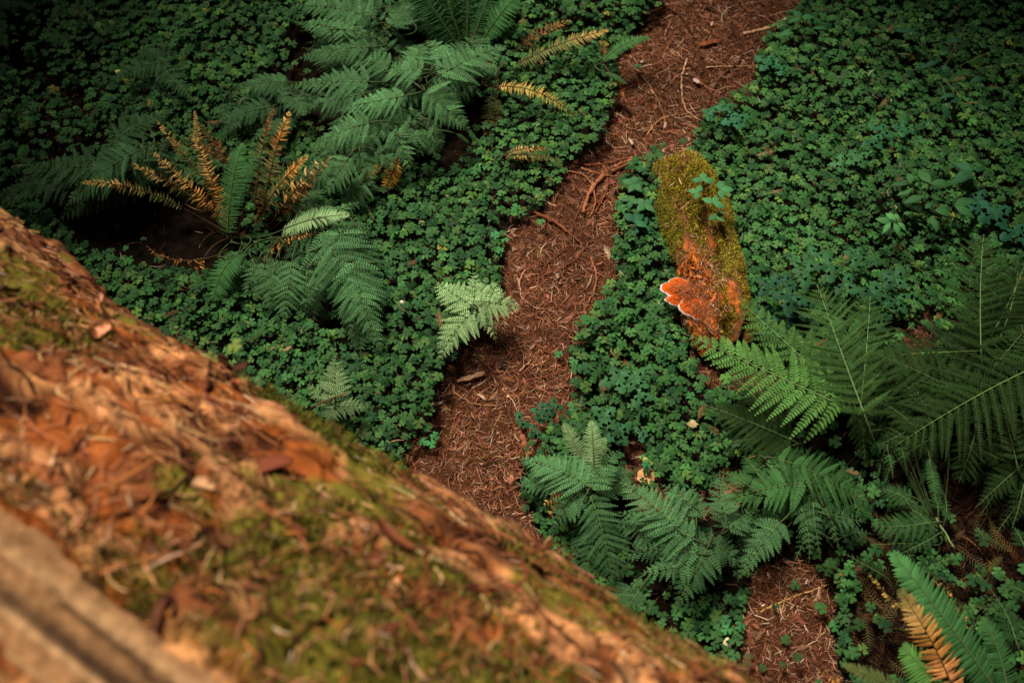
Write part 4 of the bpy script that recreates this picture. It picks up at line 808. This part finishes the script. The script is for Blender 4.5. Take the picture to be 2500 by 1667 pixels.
# splinters and pale chips on the path
def chip(name, px, py, L, W, rot, col, label, cat, h=.02):
    c = at(px, py, h); c[2] = gz(c[0],c[1])+h; k = ppm(px,py); m = 10; g = Acc()
    x = np.linspace(-.5,.5,m); up_ = .5*W*k*(1-.5*np.abs(x*2)**4)*(1+.25*rng.normal(size=m)); dn = .5*W*k*(1-.5*np.abs(x*2)**4)*(1+.25*rng.normal(size=m))
    cr, sr = math.cos(rot), math.sin(rot); z = .12*L*k*(1-(2*x)**2)*.4+.01
    def P2(x_, y_, z_): return np.stack([x_*L*k*cr-y_*sr, x_*L*k*sr+y_*cr, z_], -1)
    top = [P2(x, up_, z), P2(x, up_*0, z+.002), P2(x, -dn, z)]; bot = [p-np.array([0,0,.003]) for p in top]
    v = np.vstack(top+bot); q = []
    for r in range(2):
        for i in range(m-1): q += [(r*m+i, (r+1)*m+i, (r+1)*m+i+1, r*m+i+1), ((r+3)*m+i, (r+3)*m+i+1, (r+4)*m+i+1, (r+4)*m+i)]
    for i in range(m-1): q += [(i, i+1, 3*m+i+1, 3*m+i), (2*m+i+1, 2*m+i, 5*m+i, 5*m+i+1)]
    q += [(0, 3*m, 4*m, m), (m, 4*m, 5*m, 2*m), (m-1, 2*m-1, 5*m-1, 4*m-1), (2*m-1, 3*m-1, 6*m-1, 5*m-1)]
    g.add(v, q, None, col); o = g.build(name, M_STICK, smooth=False); o.location = c; return tag(o, label, cat)
chip('wood_chip', 1541, 340, 22, 7, -1.2, (.55,.36,.26), 'small whitish wood chip on the path above the arching roots', 'chip')
chip('wood_chip', 1702, 190, 20, 8, -.8, (.62,.45,.4), 'pinkish white chip beside the long winding root', 'chip')
chip('bark_strip', 1735, 100, 60, 12, .3, (.28,.08,.035), 'reddish strip of bark on the upper path', 'bark')
chip('bark_strip', 1150, 925, 70, 12, .35, (.55,.30,.16), 'long pale bark strip at the left edge of the lower path', 'bark')
chip('dead_leaf', 1577, 1163, 42, 38, -.2, (.62,.33,.14), 'square tan dead leaf on soil below the clover', 'leaf', .03)
chip('dead_leaf', 1578, 1125, 34, 11, -.6, (.62,.42,.08), 'narrow yellow leaf just above the square tan one', 'leaf', .05)
chip('dead_leaf', 1690, 1035, 20, 22, 1.2, (.5,.38,.18), 'cream coloured scrap of leaf on clover right of the lobed plants', 'leaf', .1)
chip('wood_chip', 1710, 1165, 34, 10, .8, (.36,.22,.15), 'grey brown chip between the clover and the lower right ferns', 'chip')
chip('petal', 288, 178, 12, 8, 0, (.75,.75,.2), 'tiny yellow heart shaped leaf scrap in the upper left clover', 'leaf', .1)
chip('petal', 461, 172, 9, 12, 0, (.55,.5,.3), 'tiny cream petal in the upper left clover', 'petal', .1)
chip('petal', 982, 742, 8, 11, .3, (.6,.45,.38), 'tiny pinkish petal on clover left of the pale fern', 'petal', .1)
chip('bark_strip', 1560, 410, 10, 10, 0, (.3,.1,.04), 'small bark bit at the top end of the mossy log', 'bark', .03)
def bleached(px, py, s, label):                      # bleached round clover leaves, a ring with a bite taken out
    c = at(px, py, .07); k = ppm(px,py); m = 26; an = np.linspace(.5, 5.9, m); g = Acc(); r0 = s*k*(.45+.08*np.sin(an*3)); r1 = s*k*(.9+.1*np.sin(an*4+1))
    v = np.vstack([np.stack([np.cos(an)*r0, np.sin(an)*r0, an*0+.004], -1), np.stack([np.cos(an)*r1, np.sin(an)*r1, .002*np.sin(an*5)], -1)])
    v = np.vstack([v, v-[0,0,.0012]]); q = [(i, i+m, i+m+1, i+1) for i in range(m-1)]+[(i+2*m, i+1+2*m, i+m+1+2*m, i+m+2*m) for i in range(m-1)]+[(i+m, i+3*m, i+1+3*m, i+1+m) for i in range(m-1)]
    g.add(v, q, None, (.75,.62,.34)); o = g.build('bleached_leaf', M_BROAD); o.location = c; return tag(o, label, 'leaf')
bleached(2143, 1512, 14, 'largest bleached ring-shaped leaf beside the thin dead frond'); bleached(2050, 1518, 11, 'bleached ring-shaped leaf on clover at lower right'); bleached(1778, 1568, 13, 'bleached ring leaf next to the mossy trunk edge at bottom')

# ------------------------------------------------------------------ separate clover sprigs on the path edges
def sprig_thing(px, py, n, label, s=1., col=(.05,.20,.06)):
    c = at(px, py, 0.); c[2] = gz(c[0],c[1]); o = thing('clover_plant', tuple(c), label, 'clover')
    for i in range(n):
        q = c+np.array([.028*rng.normal() if n > 1 else 0, .028*rng.normal() if n > 1 else 0, .05+.03*rng.random()]); g = Acc()
        clovers(g, q[None], [.021*s], jit(col, 1, .1, .04), tilt=.15); lf = g.build('leaf', M_CLOV, o, origin=c)
        g = Acc(); g.tube(np.array([c+[0,0,.002], (c+q)/2+.006*rng.normal(size=3), q]), [.0011,.001,.0009], (.14,.16,.05), 5); g.build('stem', M_STEM, lf, origin=c)
for a in ((1252,540,2,'dark clover sprig on the path below the bright clover tongue'),(1308,552,2,'pale clover pair on the brown path needles'),(1228,615,3,'small clover clump at the left path edge above the pale fern'),
 (1500,647,1,'single clover leaf near the right path edge'),(1435,828,3,'clover clump creeping onto the path from the right'),(1382,878,2,'lone clover pair on the right edge of the lower path'),(1572,1240-95,3,'clover by the square tan dead leaf'),
 (1648,1195,4,'clover clump on the soil patch below the dense clover'),(1050,1075,4,'clover tuft at the lower left path edge by the trunk'),(1290,1190,1,'tiny clover near the path end fern'),(1395,1005,1,'clover sprig right of the lobed leaves on the path'),
 (1775,1540,3,'bright clover beside the mossy trunk edge at bottom'),(2022,1540,2,'clover in the dark at lower right, left of the ring leaf'),(2070,1460,3,'dim clover group in the lower right shade'),(1555,180,1,'tiny clover sprout on the upper path')): sprig_thing(*a)

# ------------------------------------------------------------------ broad-leaved plants
def oval_leaf(L, W, curl=.15):
    xs_ = np.linspace(0,1,8); ws = W*np.array([.05,.55,.9,1,.92,.7,.38,.0])*.5; v = []; q = []
    for x, w_ in zip(xs_, ws):
        z = -curl*x*x*L+.05*L*math.sin(x*3)
        for s_ in (-1,-.5,0,.5,1): v.append((x*L, s_*w_, z+(.18*w_ if abs(s_) == .5 else 0)-(.1*w_ if abs(s_) == 1 else .06*w_ if s_ == 0 else 0)))
    for i in range(7):
        for j in range(4): a = i*5+j; q.append((a, a+5, a+6, a+1))
    return np.array(v), q
def lobed_leaf(L, W):
    out = [(.02,.03),(.16,.30),(.24,.55),(.33,.38),(.44,.42),(.52,.86),(.62,.62),(.66,.45),(.80,.52),(.90,.30),(1.0,0)]
    v = [(0,0,0),(.30,0,.03),(.6,0,.02),(1,0,-.12)]; v = [(x*L, y, z*L) for x, y, z in v]; t = []
    for sg in (1,-1):
        b = len(v); v += [(x*L, sg*y*W*.5, (-.10*y-.12*x*x)*L) for x, y in out[:-1]]
        ring = [0]+list(range(b, b+10))+[3]; hub = [1,1,1,1,1,2,2,2,2,2,2]
        for (a_, c_, h_) in zip(ring[:-1], ring[1:], hub): t.append((a_, c_, h_) if sg > 0 else (c_, a_, h_))
        t.append((1, b+4, 2) if sg < 0 else (b+4, 2, 1))
    return np.array(v), t
def put(g, v, q, t, pos, yaw, pitch, roll, col):
    cy, sy = math.cos(yaw), math.sin(yaw); cp, sp = math.cos(pitch), math.sin(pitch); cr, sr = math.cos(roll), math.sin(roll)
    M = np.array([[cy,-sy,0],[sy,cy,0],[0,0,1]])@np.array([[cp,0,sp],[0,1,0],[-sp,0,cp]])@np.array([[1,0,0],[0,cr,-sr],[0,sr,cr]])
    g.inst(v, q, t, M[None], np.asarray(pos)[None], np.asarray(col)[None])
def seal(px, py, leaves, label, col=(.045,.15,.042), h=.22, stem=None):
    """plants with pointed oval leaves: leaves = (x, y, angle deg in photo, length px, height)"""
    c = at(px, py, 0.); c[2] = gz(c[0],c[1]); o = thing('broadleaf_plant', tuple(c), label, 'plant')
    for x, y, a, L, hh in leaves:
        p = at(x, y, hh); Lm = L*ppm(x,y,hh)*1.08; v, q = oval_leaf(Lm, Lm*rng.uniform(.40,.5), .2+.15*rng.random()); g = Acc()
        put(g, v, q, None, p, math.radians(a), .05*rng.normal(), .2*rng.normal(), np.asarray(col)*(1+.15*rng.normal())); lf = g.build('leaf', M_BROAD, o, origin=c)
        g = Acc(); m = (c+p)/2+[0,0,.04]; t = np.linspace(0,1,7)[:,None]; g.tube((1-t)**2*(c)+2*t*(1-t)*m+t*t*p, .0014, (.22,.26,.09), 5); g.build('stem', M_STEM, lf, origin=c)
def q7(l): return [(1900+x*.3827, 300+y*.3827, a, L*.3827, h) for x, y, a, L, h in l]
seal(2245, 500, q7([(835,390,170,105,.22),(845,385,80,90,.22),(855,420,200,95,.2),(870,400,20,70,.2),(970,385,110,130,.28),(975,390,5,140,.28),(925,470,195,120,.2)]), 'forked broadleaf plant with pointed ribbed leaves at right')
seal(2330, 440, q7([(1235,305,130,120,.24),(1235,305,215,150,.24),(1240,300,10,90,.24),(1230,300,80,80,.24)]), 'broadleaf plant upper right of the forked one, leaves in a star', col=(.03,.12,.045))
seal(2330, 560, q7([(1125,530,25,160,.22),(1130,535,-30,130,.22),(1000,560,10,120,.2),(1000,560,-10,120,.2),(1060,560,-60,100,.18),(940,545,40,60,.2),(980,600,-80,100,.2),(985,595,-120,70,.18),(960,470,-10,90,.18)]), 'broadleaf plant with drooping leaves below the forked one')
seal(2190, 575, q7([(718,638,160,90,.2),(748,620,125,80,.2),(715,640,230,80,.2),(740,640,-75,85,.2),(765,635,-50,70,.2),(765,620,90,60,.19),(800,580,10,60,.17)]), 'small palmate plant with bright pointed leaflets at right', col=(.075,.24,.07))
seal(2290, 190, [(2220,80,60,28,.2),(2222,80,150,34,.2),(2225,82,10,26,.2),(2210,170,-40,34,.18),(2290,150,200,34,.18),(2300,160,-60,34,.18),(2350,100,170,36,.18),(2360,60,-20,34,.18),(2400,190,200,34,.16),(2330,230,190,36,.18),(2260,170,100,30,.15),(2440,120,150,30,.15),(2310,262,-100,36,.16),(2345,240,190,40,.16),(2390,280,60,30,.12)], 'dim leafy plant in the shadowed upper right clover', col=(.018,.085,.035))
seal(1965, 60, [(1955,45,110,34,.2),(1958,45,20,36,.2),(1955,45,200,34,.2),(1970,40,-40,30,.18),(1985,70,10,34,.15),(1940,75,190,40,.15)], 'broadleaf sprout at the top where path meets right clover', col=(.045,.18,.06))
seal(1700, 462, q6([(545,395,100,40,.3),(560,385,150,55,.33),(575,385,50,60,.33),(575,400,-10,60,.33),(540,440,175,70,.32),(545,440,80,60,.32),(625,440,10,90,.34),(610,450,170,60,.32)]), 'three-leaf shoots growing over the right side of the mossy log', col=(.055,.20,.07)) if False else None
def shoots(name, px, py, groups, label, col, leaf='lobed', cat='plant'):
    c = at(px, py, 0.); c[2] = gz(c[0],c[1]); o = thing(name, tuple(c), label, cat)
    for x, y, L, hh, k, a0 in groups:
        p = at(x, y, hh)
        for i in range(k):
            a = math.radians(a0+(i-(k-1)/2)*(360/k if k > 3 else 88)); Lm = L*ppm(x,y,hh)*rng.uniform(.9,1.1)
            g = Acc(); cl = np.asarray(col)*(1+.12*rng.normal())
            if leaf == 'lobed': v, t = lobed_leaf(Lm, Lm*.95); put(g, v, None, t, p, a, .1*rng.normal(), .12*rng.normal(), cl)
            else: v, q = oval_leaf(Lm, Lm*.62, .1); put(g, v, q, None, p, a, .1*rng.normal(), .12*rng.normal(), cl)
            g.build('leaf', M_BROAD, o, origin=c)
        g = Acc(); m = (c+p)/2+[.01,.01,.02]; t = np.linspace(0,1,7)[:,None]; g.tube((1-t)**2*c+2*t*(1-t)*m+t*t*p, .0014, (.12,.17,.06), 5); g.build('stem', M_STEM, o, origin=c)
shoots('broadleaf_plant', 1740, 460, [(1716,440,30,.34,3,80),(1705,470,26,.33,3,160),(1742,495,28,.33,3,60),(1760,462,32,.34,3,0),(1750,525,24,.28,3,-60)], 'three-leaf shoots growing over the right side of the mossy log', (.055,.20,.07), 'oval')
TL = (.028,.10,.036)
shoots('lobed_plant', 1500, 950, [(1508,925,46,.14,4,60),(1552,925,42,.14,4,10),(1560,960,40,.12,3,-20)], 'lobed-leaf plant standing above the clover, centre below the log', (.05,.16,.055))
shoots('lobed_plant', 1325, 1015, [(1322,1005,30,.12,5,90),(1350,990,28,.12,4,40),(1335,1020,26,.1,3,-60),(1310,1050,26,.07,3,220)], 'lobed-leaf plant alone on the needles near the path end', TL)
shoots('lobed_plant', 1265, 1030, [(1262,1030,34,.08,2,30)], 'small dark lobed sprout left of the one on the path needles', TL)
shoots('lobed_plant', 1475, 1030, [(1475,1020,40,.14,4,0),(1420,1035,34,.12,3,160)], 'lobed-leaf plant above the pale upright fern frond', (.042,.14,.05))
shoots('lobed_plant', 1520, 1060, [(1508,1055,42,.13,4,80),(1492,1050,32,.12,3,130),(1560,1060,24,.1,3,20)], 'lobed-leaf plant right of the pale upright fern frond', (.035,.125,.05))
shoots('lobed_plant', 1900, 710, [(1880,700,40,.2,3,130),(1930,725,48,.2,4,-60),(1915,690,36,.2,3,60),(1955,740,40,.15,3,-80)], 'dark teal lobed plant right of the rotten log end', (.018,.074,.034))
shoots('lobed_plant', 2010, 660, [(1975,665,46,.18,3,160),(2025,650,44,.18,4,40),(2060,690,40,.18,3,-40),(1990,625,34,.15,3,100),(2095,625,34,.15,4,20)], 'lobed-leaf clump right of the orange soil gap', (.030,.105,.036))
shoots('lobed_plant', 2150, 700, [(2135,720,48,.16,4,120),(2185,680,40,.16,4,0),(2190,730,40,.14,3,-60),(2145,770,40,.12,3,-90)], 'lobed-leaf clump above the upright lady fern', (.025,.09,.032))
shoots('lobed_plant', 1780, 300, [(1795,290,36,.14,4,150),(1775,270,30,.14,3,60),(1740,275,28,.12,3,150)], 'lobed-leaf plant at the right edge of the upper path', (.032,.15,.065))
shoots('lobed_plant', 1865, 150, [(1875,150,34,.14,4,100),(1900,165,30,.12,3,0)], 'small lobed plant higher up the right edge of the path', (.035,.15,.06))
shoots('lobed_plant', 2090, 390, [(2095,385,34,.14,4,70),(2055,398,30,.13,3,170)], 'bright lobed plant amid the right-hand clover', (.05,.165,.055))
shoots('lobed_plant', 2140, 320, [(2150,318,34,.14,3,60),(2205,312,28,.14,4,30),(2130,340,34,.12,3,-60)], 'lobed plant between the bright one and the dim leafy plant', (.032,.14,.055))
shoots('lobed_plant', 2440, 530, [(2430,520,52,.16,4,-20),(2390,490,44,.15,3,150),(2480,560,44,.14,3,-60)], 'shaded lobed plant at the right edge', (.022,.105,.05))
shoots('lobed_plant', 1880, 800, [(1870,770,34,.1,4,200),(1885,810,34,.1,3,-80),(1930,780,30,.08,3,0)], 'dark lobed leaves in the gap below the teal plant', (.016,.085,.05))
shoots('round_leaf_plant', 1550, 500, [(1550,450,30,.14,5,90),(1540,490,26,.12,4,30),(1575,500,30,.13,4,0),(1520,500,22,.1,4,180)], 'round-leaved plant at the left side of the mossy log', (.045,.145,.05), 'oval')
shoots('strap_leaf_plant', 1555, 545, [(1550,540,34,.12,3,50),(1560,550,40,.1,3,-40)], 'narrow ribbed leaves in the clover left of the mossy log', (.03,.13,.055), 'oval')

# tiny green leaves rooted on the big trunk's rim
s_, p_ = log_hit(622, 880); c = log_pt(np.array([s_]), np.array([p_]))[0]; o = thing('clover_plant', tuple(c), 'blurred yellow-green seedling growing on the rim of the big trunk', 'seedling')
for i in range(6):
    q = c+np.array([.05*rng.normal(),.05*rng.normal(),.04+.05*rng.random()]); g = Acc(); clovers(g, q[None], [.024], np.array([[.15,.20,.04],[.05,.14,.05]])[i%2][None]); lf = g.build('leaf', M_CLOV, o, origin=c)
    g = Acc(); g.tube(np.array([c, q]), .001, (.1,.15,.05), 4); g.build('stem', M_STEM, lf, origin=c)
